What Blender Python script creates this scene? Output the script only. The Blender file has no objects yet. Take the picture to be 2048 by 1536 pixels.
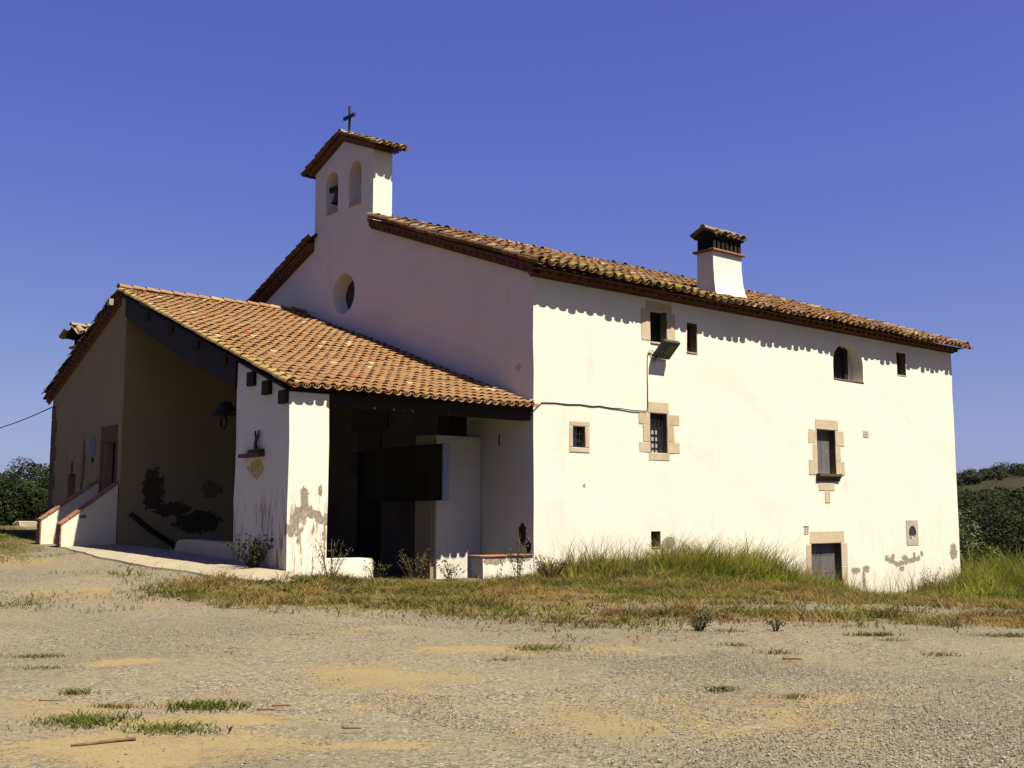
import bpy, bmesh, math, random
import numpy as np
from mathutils import Matrix, Vector
random.seed(7); RNG=np.random.default_rng(7)
scene=bpy.context.scene; COL=scene.collection
# ------------------------------------------------------------------ camera
FOC=2194.0; CAM=Vector((-17.64,-19.78,1.6)); PITCH=math.atan(252.0/FOC); AZ=math.radians(49.4)
cam=bpy.data.cameras.new('camera'); camo=bpy.data.objects.new('camera',cam); COL.objects.link(camo)
cam.sensor_width=36; cam.lens=FOC/2048*36; cam.clip_start=.1; cam.clip_end=8000
camo.location=CAM; camo.rotation_euler=(math.pi/2+PITCH,0,AZ-math.pi/2); scene.camera=camo
# ------------------------------------------------------------------ light
SUN_S=.22; TO_SUN=Vector((SUN_S,-1,1.65)).normalized()
EL=math.asin(TO_SUN.z); ROT=math.atan2(TO_SUN.x,TO_SUN.y)
w=bpy.data.worlds.new('World'); scene.world=w; w.use_nodes=True
nt=w.node_tree; nt.nodes.clear()
sky=nt.nodes.new('ShaderNodeTexSky'); sky.sky_type='NISHITA'; sky.sun_disc=False
sky.sun_elevation=EL; sky.sun_rotation=ROT; sky.altitude=300; sky.air_density=.7; sky.dust_density=1.5; sky.ozone_density=6.0
tint=nt.nodes.new('ShaderNodeMix'); tint.data_type='RGBA'; tint.blend_type='MULTIPLY'; tint.inputs[0].default_value=1
tint.inputs[7].default_value=(.87,.69,1.02,1)
bg=nt.nodes.new('ShaderNodeBackground'); bg.inputs[1].default_value=.05
wo=nt.nodes.new('ShaderNodeOutputWorld')
sp_=nt.nodes.new('ShaderNodeSeparateColor'); cb_=nt.nodes.new('ShaderNodeCombineColor'); pw_=nt.nodes.new('ShaderNodeMath'); pw_.operation='POWER'; ml_=nt.nodes.new('ShaderNodeMath'); ml_.operation='MULTIPLY'
# the photograph's sky keeps nearly the same blue from zenith to horizon while red and green rise: flatten the blue channel over the whole dome
pw_.inputs[1].default_value=.35; ml_.inputs[1].default_value=2.36
nt.links.new(sky.outputs[0],sp_.inputs[0]); nt.links.new(sp_.outputs[2],pw_.inputs[0]); nt.links.new(pw_.outputs[0],ml_.inputs[0])
nt.links.new(sp_.outputs[0],cb_.inputs[0]); nt.links.new(sp_.outputs[1],cb_.inputs[1]); nt.links.new(ml_.outputs[0],cb_.inputs[2]); nt.links.new(cb_.outputs[0],tint.inputs[6]); nt.links.new(tint.outputs[2],bg.inputs[0]); nt.links.new(bg.outputs[0],wo.inputs[0])
sl=bpy.data.lights.new('sun','SUN'); sl.energy=5.0; sl.angle=math.radians(.5); sl.color=(1,.92,.76)
so=bpy.data.objects.new('sun',sl); COL.objects.link(so); so.rotation_euler=TO_SUN.to_track_quat('Z','Y').to_euler(); so.location=(0,-30,40)
vs=scene.view_settings; vs.view_transform='Standard'; vs.look='None'; vs.exposure=1.57; vs.gamma=1; vs.use_curve_mapping=False
scene.cycles.max_bounces=6; scene.cycles.diffuse_bounces=1; scene.cycles.use_denoising=True
# ------------------------------------------------------------------ object helpers
WL={}
def tag(o,label=None,cat=None,group=None,kind=None):
    if label: o['label']=label
    if cat: o['category']=cat
    if group: o['group']=group
    if kind: o['kind']=kind
    return o
def adopt(o,parent,mw=None):
    """link o, world matrix mw, under parent"""
    mw=mw if mw is not None else Matrix()
    COL.objects.link(o)
    if parent is not None:
        o.parent=parent; o.matrix_basis=WL[parent].inverted()@mw
    else: o.matrix_basis=mw
    WL[o]=mw
    return o
def thing(name,label,cat,loc,group=None):
    o=bpy.data.objects.new(name,None); o.empty_display_size=.2
    adopt(o,None,Matrix.Translation(loc)); return tag(o,label,cat,group)
def mesh_from(name,verts,faces,mats,smooth=False):
    me=bpy.data.meshes.new(name); me.from_pydata([tuple(v) for v in verts],[],[tuple(f) for f in faces])
    for m in (mats if isinstance(mats,(list,tuple)) else [mats]): me.materials.append(m)
    if smooth: me.polygons.foreach_set('use_smooth',[True]*len(me.polygons))
    me.update(); return me
def mobj(name,me,parent=None,mw=None): return adopt(bpy.data.objects.new(name,me),parent,mw)
def bm_mesh(name,bm,mats,smooth=False):
    bmesh.ops.recalc_face_normals(bm,faces=bm.faces)
    me=bpy.data.meshes.new(name); bm.to_mesh(me); bm.free()
    for m in (mats if isinstance(mats,(list,tuple)) else [mats]): me.materials.append(m)
    if smooth: me.polygons.foreach_set('use_smooth',[True]*len(me.polygons))
    return me
def bx(bm,x0,x1,y0,y1,z0,z1,bev=0):
    r=bmesh.ops.create_cube(bm,size=1,matrix=Matrix.Translation(((x0+x1)/2,(y0+y1)/2,(z0+z1)/2))@Matrix.Diagonal((abs(x1-x0),abs(y1-y0),abs(z1-z0),1)))
    if bev:
        es=set(e for v in r['verts'] for e in v.link_edges)
        bmesh.ops.bevel(bm,geom=list(es),offset=bev,segments=1,affect='EDGES')
def box(name,b,mat,parent=None,bev=0,jit=0):
    bm=bmesh.new(); bx(bm,*b,bev=bev)
    if jit:
        for v in bm.verts: v.co+=Vector([random.uniform(-jit,jit) for _ in range(3)])
    return mobj(name,bm_mesh(name,bm,mat),parent)
def hexa(bm,pts):
    """8 points: bottom ring 4, top ring 4"""
    vs=[bm.verts.new(p) for p in pts]
    for f in ((3,2,1,0),(4,5,6,7),(0,1,5,4),(1,2,6,5),(2,3,7,6),(3,0,4,7)): bm.faces.new([vs[i] for i in f])
def prism_x(bm,poly,x0,x1):
    """polygon in (Y,Z) extruded along X; x0/x1 numbers or functions of Y"""
    f0=x0 if callable(x0) else (lambda y:x0); f1=x1 if callable(x1) else (lambda y:x1)
    a=[bm.verts.new((f0(y),y,z)) for y,z in poly]; b=[bm.verts.new((f1(y),y,z)) for y,z in poly]
    bm.faces.new(a); bm.faces.new(b[::-1]); n=len(poly)
    for i in range(n): bm.faces.new((a[i],b[i],b[(i+1)%n],a[(i+1)%n]))
def prism_y(bm,poly,y0,y1):
    a=[bm.verts.new((x,y0,z)) for x,z in poly]; b=[bm.verts.new((x,y1,z)) for x,z in poly]
    bm.faces.new(a); bm.faces.new(b[::-1]); n=len(poly)
    for i in range(n): bm.faces.new((a[i],b[i],b[(i+1)%n],a[(i+1)%n]))
def tube(name,pts,r,mat,parent=None,seg=6,taper=None):
    P=[Vector(p) for p in pts]; vs=[];fs=[]
    for i,p in enumerate(P):
        d=(P[min(i+1,len(P)-1)]-P[max(i-1,0)]).normalized(); u=d.orthogonal().normalized() if i==0 else (u-d*u.dot(d)).normalized(); v=d.cross(u)
        rr=r*(1 if taper is None else 1+(taper-1)*i/(len(P)-1))
        for k in range(seg):
            t=2*math.pi*k/seg; vs.append(p+(u*math.cos(t)+v*math.sin(t))*rr)
    for i in range(len(P)-1):
        for k in range(seg): fs.append((i*seg+k,i*seg+(k+1)%seg,(i+1)*seg+(k+1)%seg,(i+1)*seg+k))
    fs.append(tuple(range(seg))[::-1]); fs.append(tuple((len(P)-1)*seg+k for k in range(seg)))
    return mobj(name,mesh_from(name,vs,fs,mat,True),parent)
def fast_mesh(name,V,loops,starts,mat,col=None,smooth=False):
    me=bpy.data.meshes.new(name); V=np.ascontiguousarray(V,np.float32)
    me.vertices.add(len(V)); me.vertices.foreach_set('co',V.ravel())
    me.loops.add(len(loops)); me.loops.foreach_set('vertex_index',np.ascontiguousarray(loops,np.int32))
    me.polygons.add(len(starts)); me.polygons.foreach_set('loop_start',np.ascontiguousarray(starts,np.int32))
    if smooth: me.polygons.foreach_set('use_smooth',np.ones(len(starts),bool))
    me.update(calc_edges=True)
    if col is not None:
        a=me.color_attributes.new('col','FLOAT_COLOR','POINT'); a.data.foreach_set('color',np.ascontiguousarray(np.c_[col,np.ones(len(col))],np.float32).ravel())
    me.materials.append(mat); me.validate(); return me
def join_copies(name,me,mats4,mat,smooth=False):
    n=len(me.vertices); co=np.empty(n*3,np.float32); me.vertices.foreach_get('co',co); co=np.c_[co.reshape(-1,3),np.ones(n)]
    M=np.array([[list(r) for r in m] for m in mats4]); V=np.einsum('kij,nj->kni',M,co)[:,:,:3].reshape(-1,3)
    l=np.empty(len(me.loops),np.int32); me.loops.foreach_get('vertex_index',l)
    s=np.empty(len(me.polygons),np.int32); me.polygons.foreach_get('loop_start',s); k=len(mats4)
    L=(l[None]+(np.arange(k)*n)[:,None]).ravel(); S=(s[None]+(np.arange(k)*len(l))[:,None]).ravel()
    return fast_mesh(name,V,L,S,mat,smooth=smooth)
def px_size(p):
    v=p-CAM; return 1/max(v.length,.1)
# ------------------------------------------------------------------ ground height
GP=np.array([(-17.6,-19.8,0),(-13,-14.4,0),(-20,-5,.05),(-26,-15,0),(-10,-20,0),(-6,-9,0),(-4,-11,-.02),(3,-14,-.15),(-7,-7,0),(-17,-28,0),(5,-25,-.1),(-30,-28,0),
(-5.7,-.3,.22),(-6.63,-.1,.36),(-4.57,-.05,.12),(-3,-.05,.02),(-1.5,-.05,.0),(0,-.1,.08),(4,-.1,-.12),(8,-.1,-.45),(12,-.1,-1.05),(16,-.1,-1.25),(20.5,-.1,-1.3),(25,0,-1.9),
(-5,-3.5,.04),(0,-4.5,-.02),(6,-5,-.5),(12,-5,-.98),(20,-6,-1.5),(10,-12,-.5),(18,-14,-1.3),
(-6.5,2.6,.47),(-6.25,5.5,.56),(-6.05,10.5,.62),(-7.6,10.7,.58),(-5.6,17.5,.8),(-8,17,.76),(-8,5,.42),(-8.6,0,.18),(-12,8,.36),(-10,25,.95),(-4,26,1.0),(-20,18,.5),(-14,30,.9),(-30,5,.2),(-35,30,.6),(20,16,-.5),(8,20,.3),(0,14,.6)],float)
def _k(r2): return np.where(r2>0, r2*np.log(np.maximum(r2,1e-9))*.5, 0.)
def _solve():
    P=GP[:,:2]/10; n=len(P)
    d=((P[:,None]-P[None])**2).sum(-1)
    K=_k(d)+np.eye(n)*.004
    A=np.zeros((n+3,n+3)); A[:n,:n]=K; A[:n,n]=1; A[:n,n+1:]=P; A[n,:n]=1; A[n+1:,:n]=P.T
    return np.linalg.solve(A,np.r_[GP[:,2],0,0,0])
GW=_solve()
def gz(x,y):
    x=np.asarray(x,float); y=np.asarray(y,float); sh=np.broadcast(x,y).shape
    x,y=[np.broadcast_to(a,sh).ravel() for a in (x,y)]
    out=np.empty(x.size); n=len(GP)
    for i in range(0,x.size,40000):
        q=np.stack([x[i:i+40000],y[i:i+40000]],1)/10
        d=((q[:,None]-GP[None,:,:2]/10)**2).sum(-1)
        out[i:i+40000]=_k(d)@GW[:n]+GW[n]+q@GW[n+1:]
    # far field: a valley falling away, a wooded hill to the east
    r=np.hypot(x+2,y-2); t=np.clip((r-26)/34,0,1); t=t*t*(3-2*t)
    ang=np.arctan2(y+19.8,x+17.6); dist=np.hypot(x+17.6,y+19.8)
    hill=np.exp(-((ang-.42)/.5)**2)*np.clip((dist-150)/450,0,1)**1.2*24*(1+.35*np.clip((.47-ang)/.1,-1,1))
    east=np.clip(np.cos(ang-.3),0,1)
    far=-7*east+.9*(1-east)+hill-4*np.clip((dist-700)/800,0,1)
    out=np.clip(out,-2.6,1.4)*(1-t)+far*t
    return out.reshape(sh)
# ------------------------------------------------------------------ materials
ALBEDO=.52   # shade deepened through colour: scales down every surface colour against the raised exposure
class NT:
    def __init__(s,name,rough=.9,spec=.2):
        s.m=bpy.data.materials.new(name); s.m.use_nodes=True; s.t=s.m.node_tree; s.b=s.t.nodes['Principled BSDF']
        s.b.inputs['Roughness'].default_value=rough; s.b.inputs['Specular IOR Level'].default_value=spec
        s.pos=s.n('ShaderNodeNewGeometry').outputs['Position']; s.sep=s.n('ShaderNodeSeparateXYZ'); s.l(s.pos,s.sep.inputs[0])
        s.X,s.Y,s.Z=s.sep.outputs
    def n(s,t,**k):
        o=s.t.nodes.new(t)
        for a,b in k.items(): setattr(o,a,b)
        return o
    def l(s,a,b): s.t.links.new(a,b)
    def set(s,sock,v):
        if hasattr(v,'is_output'): s.l(v,sock)
        elif isinstance(v,(tuple,list)) and len(v)==3 and sock.type=='RGBA': sock.default_value=(*v,1)
        else: sock.default_value=v
    def math(s,op,a,b=0,c=None,clamp=False):
        o=s.n('ShaderNodeMath',operation=op); o.use_clamp=clamp; s.set(o.inputs[0],a); s.set(o.inputs[1],b)
        if c is not None: s.set(o.inputs[2],c)
        return o.outputs[0]
    def noise(s,scale,detail=3,rough=.55,vec=None,stretch=None,dist=0):
        o=s.n('ShaderNodeTexNoise'); o.inputs['Scale'].default_value=scale; o.inputs['Detail'].default_value=detail; o.inputs['Roughness'].default_value=rough; o.inputs['Distortion'].default_value=dist
        v=vec if vec is not None else s.pos
        if stretch:
            q=s.n('ShaderNodeVectorMath',operation='MULTIPLY'); s.l(v,q.inputs[0]); q.inputs[1].default_value=stretch; v=q.outputs[0]
        s.l(v,o.inputs['Vector']); return o.outputs['Fac']
    def voro(s,scale,vec=None,feature='F1',out='Distance'):
        o=s.n('ShaderNodeTexVoronoi',feature=feature); o.inputs['Scale'].default_value=scale; s.l(vec if vec is not None else s.pos,o.inputs['Vector']); return o.outputs[out]
    def ramp(s,v,a,b,lo=0,hi=1):
        o=s.n('ShaderNodeMapRange',interpolation_type='SMOOTHSTEP'); s.set(o.inputs[0],v); o.inputs[1].default_value=a; o.inputs[2].default_value=b; o.inputs[3].default_value=lo; o.inputs[4].default_value=hi; return o.outputs[0]
    def mix(s,f,a,b,blend='MIX'):
        o=s.n('ShaderNodeMix',data_type='RGBA',blend_type=blend); s.set(o.inputs[0],f); s.set(o.inputs[6],a); s.set(o.inputs[7],b); return o.outputs[2]
    def wv(s):
        n_=s.n('ShaderNodeTexNoise'); n_.inputs['Scale'].default_value=2.2; n_.inputs['Detail'].default_value=5; s.l(s.pos,n_.inputs['Vector'])
        v=s.n('ShaderNodeVectorMath',operation='MULTIPLY_ADD'); s.l(n_.outputs['Color'],v.inputs[0]); v.inputs[1].default_value=(.7,.7,.7); s.l(s.pos,v.inputs[2]); return v.outputs[0]
    def bump(s,h,strength=.3,dist=.02):
        o=s.n('ShaderNodeBump'); o.inputs['Strength'].default_value=strength; o.inputs['Distance'].default_value=dist; s.l(h,o.inputs['Height']); s.l(o.outputs[0],s.b.inputs['Normal'])
    def col(s,c):
        s.set(s.b.inputs['Base Color'],s.mix(1,c,(ALBEDO,ALBEDO,ALBEDO),'MULTIPLY')); return s.m
    def rnd(s):
        a=s.n('ShaderNodeObjectInfo').outputs['Random']; g=s.n('ShaderNodeNewGeometry').outputs['Random Per Island']
        return s.math('FRACT',s.math('ADD',a,g))
    def white(s,v,ch=0):
        o=s.n('ShaderNodeTexWhiteNoise',noise_dimensions='1D'); s.l(s.math('MULTIPLY_ADD',v,917.3,ch*13.7),o.inputs['W']); return o.outputs['Value']
def simple(name,c,rough=.9,var=.25,scale=6,spec=.2,bump=0,stretch=None,c2=None):
    k=NT(name,rough,spec); f=k.noise(scale,4,.6,stretch=stretch)
    d=c2 if c2 else tuple(x*(1-var) for x in c)
    r=k.rnd(); f2=k.math('ADD',k.math('MULTIPLY',f,.75),k.math('MULTIPLY',k.white(r),.25))
    if bump: k.bump(f,bump,.02)
    return k.col(k.mix(k.ramp(f2,.3,.7),d,c))
def plaster(name,patches=(),streak=None,lowdirt=True,base=(.82,.785,.68),dirtcol=(.30,.22,.11),dirtamt=.5):
    """patches: (axis 'X' or 'Y' used as horizontal, centre h, centre z, rh, rz, lo, hi of other axis, colour)"""
    k=NT(name,.95,.1)
    big=k.noise(.7,4,.6); fine=k.noise(14,4,.65)
    c=k.mix(k.ramp(big,.35,.75),base,tuple(b*.93 for b in base))
    c=k.mix(k.math('MULTIPLY',k.ramp(fine,.62,.8),.25),c,tuple(b*.8 for b in base))
    sk=k.math('MULTIPLY',k.ramp(k.noise(1.7,5,.7,stretch=(1,1,.07)),.52,.72),k.ramp(k.noise(.5,3),.4,.65)); c=k.mix(k.math('MULTIPLY',sk,.16),c,(.42,.37,.27))
    cr=k.voro(.55,feature='DISTANCE_TO_EDGE',vec=k.wv()); c=k.mix(k.math('MULTIPLY',k.ramp(cr,.004,.009,1,0),k.math('MULTIPLY',k.ramp(k.noise(.8,2),.52,.66),.13)),c,(.34,.32,.26))
    if lowdirt:
        st=k.noise(3.2,4,.65,stretch=(1,1,.22)); h=k.ramp(k.Z,-.9,1.7,1,0)
        c=k.mix(k.math('MULTIPLY',k.math('MULTIPLY',h,k.ramp(st,.42,.7)),dirtamt),c,dirtcol)
    spots=k.voro(2.3); sp=k.ramp(k.math('ADD',spots,k.math('MULTIPLY',fine,.05)),.045,.06,1,0)
    c=k.mix(k.math('MULTIPLY',sp,.55),c,(.2,.15,.09))
    if streak:
        hax,lo,hi,z0,z1,colr,amt=streak
        st=k.noise(7,5,.7,stretch=(1,1,.16),dist=.4); H={'X':k.X,'Y':k.Y}[hax]
        win=k.math('MULTIPLY',k.ramp(H,lo-.1,lo+.1),k.ramp(H,hi-.1,hi+.1,1,0))
        zz=k.math('ADD',k.Z,k.math('MULTIPLY',big,.9))
        f=k.math('MULTIPLY',k.math('MULTIPLY',win,k.ramp(zz,z0,z1,1,0)),k.ramp(st,.50,.62))
        c=k.mix(k.math('MULTIPLY',f,amt),c,colr)
    wob=k.noise(6.5,6,.75); edge=None; tot={}
    hole=None
    for P_ in patches:
        ax=P_[0]; lo,hi,colr=P_[-3:]
        H={'X':k.X,'Y':k.Y}[ax]; O={'X':k.Y,'Y':k.X}[ax]
        if len(P_)==9:
            h0,z0,h1,z1,wd=P_[1:6]; dh,dz=h1-h0,z1-z0; L2=dh*dh+dz*dz; ph=k.math('SUBTRACT',H,h0); pz=k.math('SUBTRACT',k.Z,z0)
            t=k.math('DIVIDE',k.math('ADD',k.math('MULTIPLY',ph,dh),k.math('MULTIPLY',pz,dz)),L2,clamp=True)
            a=k.math('DIVIDE',k.math('SUBTRACT',ph,k.math('MULTIPLY',t,dh)),wd); b=k.math('DIVIDE',k.math('SUBTRACT',pz,k.math('MULTIPLY',t,dz)),wd); amp=4.6
        else:
            h,z,rh,rz=P_[1:5]; amp=2.2
            a=k.math('DIVIDE',k.math('SUBTRACT',H,h),rh); b=k.math('DIVIDE',k.math('SUBTRACT',k.Z,z),rz)
        d=k.math('ADD',k.math('SQRT',k.math('ADD',k.math('MULTIPLY',a,a),k.math('MULTIPLY',b,b))),k.math('MULTIPLY',k.math('SUBTRACT',wob,.5),amp))
        m=k.math('MULTIPLY',k.math('LESS_THAN',d,1),k.math('MULTIPLY',k.math('GREATER_THAN',O,lo),k.math('LESS_THAN',O,hi)))
        tot[colr]=k.math('MAXIMUM',tot[colr],m) if colr in tot else m; hole=m if hole is None else k.math('MAXIMUM',hole,m)
    for colr,m in tot.items(): c=k.mix(m,c,k.mix(k.ramp(fine,.3,.7),tuple(x*1.15 for x in colr),tuple(x*.6 for x in colr)))
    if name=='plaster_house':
        porch_shade=k.math('MULTIPLY',k.math('MULTIPLY',k.math('LESS_THAN',k.X,.02),k.math('GREATER_THAN',k.Y,2.6)),k.math('MULTIPLY',k.math('LESS_THAN',k.Y,10.5),k.math('LESS_THAN',k.math('SUBTRACT',k.Z,k.math('MULTIPLY',k.Y,.335)),4.06)))
        c=k.mix(porch_shade,c,k.mix(k.ramp(big,.35,.7),(.16,.12,.068),(.11,.083,.046)))  # shade under the porch roof painted into the wall colour
    k.bump(k.math('ADD',k.math('MULTIPLY',k.noise(2.2,5,.6),.7),k.math('MULTIPLY',fine,.18)) if hole is None else k.math('SUBTRACT',k.math('ADD',k.math('MULTIPLY',k.noise(2.2,5,.6),.7),k.math('MULTIPLY',fine,.18)),k.math('MULTIPLY',hole,.6)),.35,.03)
    return k.col(c)
FLK=(.36,.30,.24); FLD=(.055,.045,.032)
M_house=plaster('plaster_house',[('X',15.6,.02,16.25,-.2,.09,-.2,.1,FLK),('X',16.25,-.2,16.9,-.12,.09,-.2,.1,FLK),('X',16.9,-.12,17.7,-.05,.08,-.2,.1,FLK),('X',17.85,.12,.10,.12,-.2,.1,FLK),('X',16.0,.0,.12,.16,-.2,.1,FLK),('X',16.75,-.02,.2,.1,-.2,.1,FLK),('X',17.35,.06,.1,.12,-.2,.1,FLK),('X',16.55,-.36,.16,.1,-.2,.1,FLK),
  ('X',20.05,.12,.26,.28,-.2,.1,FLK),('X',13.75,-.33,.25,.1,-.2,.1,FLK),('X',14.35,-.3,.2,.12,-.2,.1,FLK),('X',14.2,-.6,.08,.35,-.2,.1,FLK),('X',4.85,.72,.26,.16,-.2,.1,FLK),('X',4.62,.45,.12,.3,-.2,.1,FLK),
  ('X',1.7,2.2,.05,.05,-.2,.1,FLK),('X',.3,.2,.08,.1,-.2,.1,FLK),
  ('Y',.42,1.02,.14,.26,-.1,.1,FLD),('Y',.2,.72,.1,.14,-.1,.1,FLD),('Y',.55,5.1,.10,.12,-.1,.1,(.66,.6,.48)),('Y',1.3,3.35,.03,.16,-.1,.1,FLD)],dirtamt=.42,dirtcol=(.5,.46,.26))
M_pillar=plaster('plaster_pillar',[('X',-6.27,1.98,-6.2,1.6,.09,-.2,.1,FLK),('X',-6.24,1.66,-6.55,1.2,.12,-.2,.1,FLK),('X',-6.24,1.62,-5.74,1.38,.10,-.2,.1,FLK),('X',-6.3,1.2,-6.4,1.1,.05,-.2,.1,FLK),('X',-5.78,1.12,-5.76,1.02,.05,-.2,.1,FLK),('X',-5.88,1.98,.05,.12,-.2,.1,FLK),
  ('Y',1.55,2.48,.36,.2,-7,-6,(.62,.5,.2))],streak=('Y',-.2,2.75,1.5,2.7,(.24,.14,.05),1.0))
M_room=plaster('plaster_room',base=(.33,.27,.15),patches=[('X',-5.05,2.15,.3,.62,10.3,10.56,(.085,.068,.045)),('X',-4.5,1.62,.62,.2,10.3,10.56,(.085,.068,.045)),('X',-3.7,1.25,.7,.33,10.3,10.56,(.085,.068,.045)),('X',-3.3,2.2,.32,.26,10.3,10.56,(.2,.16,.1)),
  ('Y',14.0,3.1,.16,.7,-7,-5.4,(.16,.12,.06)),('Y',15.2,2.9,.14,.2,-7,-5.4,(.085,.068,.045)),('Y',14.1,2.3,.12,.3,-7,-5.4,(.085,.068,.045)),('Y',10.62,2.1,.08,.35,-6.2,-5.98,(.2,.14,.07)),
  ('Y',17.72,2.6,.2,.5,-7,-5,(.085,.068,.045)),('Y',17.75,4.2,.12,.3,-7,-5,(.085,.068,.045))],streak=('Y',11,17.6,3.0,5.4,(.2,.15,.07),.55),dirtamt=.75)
M_plain=plaster('plaster_plain',dirtamt=.35)
M_ptn=plaster('plaster_partition',dirtamt=.4)
M_low=plaster('plaster_low_wall',[('X',-1.2,.43,.34,.1,-.3,.2,FLK),('X',-.5,.44,.36,.07,-.3,.2,FLK)],dirtamt=.35)
M_stair=plaster('plaster_stair',[('X',-6.95,1.42,.12,.05,10.2,10.65,(.3,.26,.2))],dirtamt=.4,base=(.82,.80,.64))
M_bell=plaster('plaster_bell_gable',lowdirt=False)
M_yel=simple('ochre_wash',(.62,.45,.16),.95,.2,5)
M_stone=None
def stone_mat():
    k=NT('sandstone',.95,.1); r=k.rnd(); f=k.noise(3.5,5,.65); g=k.noise(22,3,.6)
    c=k.mix(k.ramp(f,.3,.72),(.57,.475,.33),(.46,.36,.22)); c=k.mix(k.math('MULTIPLY',k.white(r),.6),c,(.60,.49,.38)); c=k.mix(k.ramp(g,.62,.75,0,.35),c,(.16,.12,.08))
    c=k.mix(k.ramp(k.noise(1.6,3,.5),.6,.75,0,.5),c,(.52,.37,.2)); k.bump(k.math('ADD',f,k.math('MULTIPLY',g,.4)),.4,.02); return k.col(c)
M_stone=stone_mat()
def tile_mat(name,cols,lich,lich_amt,grey=0,pale=.04,red=.02):
    k=NT(name,.92,.15); r=k.rnd(); a=k.white(r,1); b=k.white(r,2); e=k.white(r,3)
    c=k.mix(a,cols[0],cols[1]); c=k.mix(k.math('MULTIPLY',b,.5),c,cols[2])
    c=k.mix(k.math('GREATER_THAN',e,1-pale),c,(.52,.39,.21)); c=k.mix(k.math('LESS_THAN',e,red),c,(.32,.095,.04))
    f=k.noise(9,4,.7); c=k.mix(k.math('MULTIPLY',k.ramp(f,.55,.75),.45),c,tuple(x*.5 for x in cols[0]))
    l1=k.noise(2.6,5,.75); l2=k.noise(21,3,.7)
    lm=k.math('MULTIPLY',k.ramp(k.math('ADD',k.math('MULTIPLY',l1,.55),k.math('MULTIPLY',l2,.45)),.60-.22*lich_amt,.70-.2*lich_amt),min(1,lich_amt*1.1))
    c=k.mix(lm,c,k.mix(k.ramp(k.noise(4.5,2),.4,.6),lich[0],lich[1]))
    if grey:
        gm=k.math('MULTIPLY',k.ramp(k.math('ADD',k.math('MULTIPLY',k.noise(5,5,.7),.6),k.math('MULTIPLY',k.white(r,5),.4)),.55,.62),grey)
        c=k.mix(gm,c,k.mix(k.white(r,6),(.32,.255,.17),(.07,.05,.03)))
    k.bump(k.math('ADD',f,k.math('MULTIPLY',l2,.5)),.5,.012); return k.col(c)
M_tnew=tile_mat('terracotta_tile',[(.33,.188,.083),(.37,.22,.098),(.28,.143,.062)],[(.36,.25,.06),(.3,.22,.07)],.2,pale=.022,red=.014)
M_tverge=tile_mat('lichened_tile',[(.40,.24,.11),(.42,.28,.12),(.36,.20,.09)],[(.46,.31,.06),(.40,.34,.16)],.75,pale=.1)
M_told=tile_mat('weathered_tile',[(.17,.078,.034),(.23,.112,.048),(.10,.046,.024)],[(.35,.19,.025),(.22,.15,.03)],.56,grey=.55,pale=.03)
M_toldv=tile_mat('grey_verge_tile',[(.3,.19,.11),(.36,.25,.16),(.24,.15,.09)],[(.34,.24,.08),(.36,.33,.24)],.7,grey=.8)
M_tmoss=tile_mat('mossy_tile',[(.25,.15,.07),(.3,.2,.09),(.2,.11,.06)],[(.30,.23,.035),(.20,.19,.04)],.9,grey=.3)
M_corn=simple('cornice_brick',(.25,.105,.05),.95,.55,5,c2=(.12,.06,.035),bump=.3)
M_brick=simple('brick_cap',(.42,.19,.10),.95,.4,7,bump=.3)
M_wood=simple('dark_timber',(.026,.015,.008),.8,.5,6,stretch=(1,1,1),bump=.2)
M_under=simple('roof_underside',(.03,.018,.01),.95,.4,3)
M_dark=simple('dark_recess',(.012,.010,.008),.9,.3,3)
M_iron=simple('black_iron',(.02,.02,.02),.55,.3,8,spec=.4)
M_glass=simple('dark_glass',(.02,.022,.03),.08,.2,2,spec=.6)
M_shut=simple('grey_blue_shutter',(.135,.13,.14),.6,.3,4,stretch=(3,3,.4),spec=.3)
M_curt=simple('pale_curtain',(.45,.43,.5),.9,.2,5)
M_conc=simple('concrete',(.40,.34,.235),.95,.3,1.3,bump=.3)
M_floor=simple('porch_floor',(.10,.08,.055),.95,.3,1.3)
M_pale=simple('pale_plastic',(.6,.58,.5),.6,.1,5)
M_plate=simple('pale_tile',(.62,.58,.48),.6,.12,9)
M_ink=simple('dark_ink',(.06,.045,.035),.8,.1,5)
M_poster=simple('blue_grey_notice',(.25,.27,.33),.7,.35,14,c2=(.12,.13,.16))
M_board=simple('green_grey_board',(.05,.045,.022),.9,.5,1.2,stretch=(1,2.6,.15),spec=.05)  # paler vertical bands paint reflections on the porch board
M_alu=simple('blue_grey_metal',(.28,.33,.45),.5,.2,4,spec=.4)
M_cable=simple('black_cable',(.05,.045,.04),.7,.2,5)
M_bark=simple('brown_bark',(.11,.075,.045),.95,.5,9,bump=.5)
M_stick=simple('dry_wood',(.25,.14,.07),.95,.5,14,bump=.4)
M_bronze=simple('bell_bronze',(.03,.028,.022),.5,.3,5,spec=.4)
def leaf_mat(name,rough=.75,trans=.25):
    k=NT(name,rough,.15); a=k.n('ShaderNodeVertexColor',layer_name='col'); k.col(a.outputs[0]); AG=k.mix(1,a.outputs[0],(ALBEDO,ALBEDO,ALBEDO),'MULTIPLY')
    tr=k.n('ShaderNodeBsdfTranslucent'); k.l(AG,tr.inputs[0]); mx=k.n('ShaderNodeMixShader'); mx.inputs[0].default_value=trans
    k.l(k.b.outputs[0],mx.inputs[1]); k.l(tr.outputs[0],mx.inputs[2]); k.l(mx.outputs[0],k.t.nodes['Material Output'].inputs[0]); return k.m
M_leaf=leaf_mat('foliage'); M_grass=leaf_mat('grass_blade',.7,.42)
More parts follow.
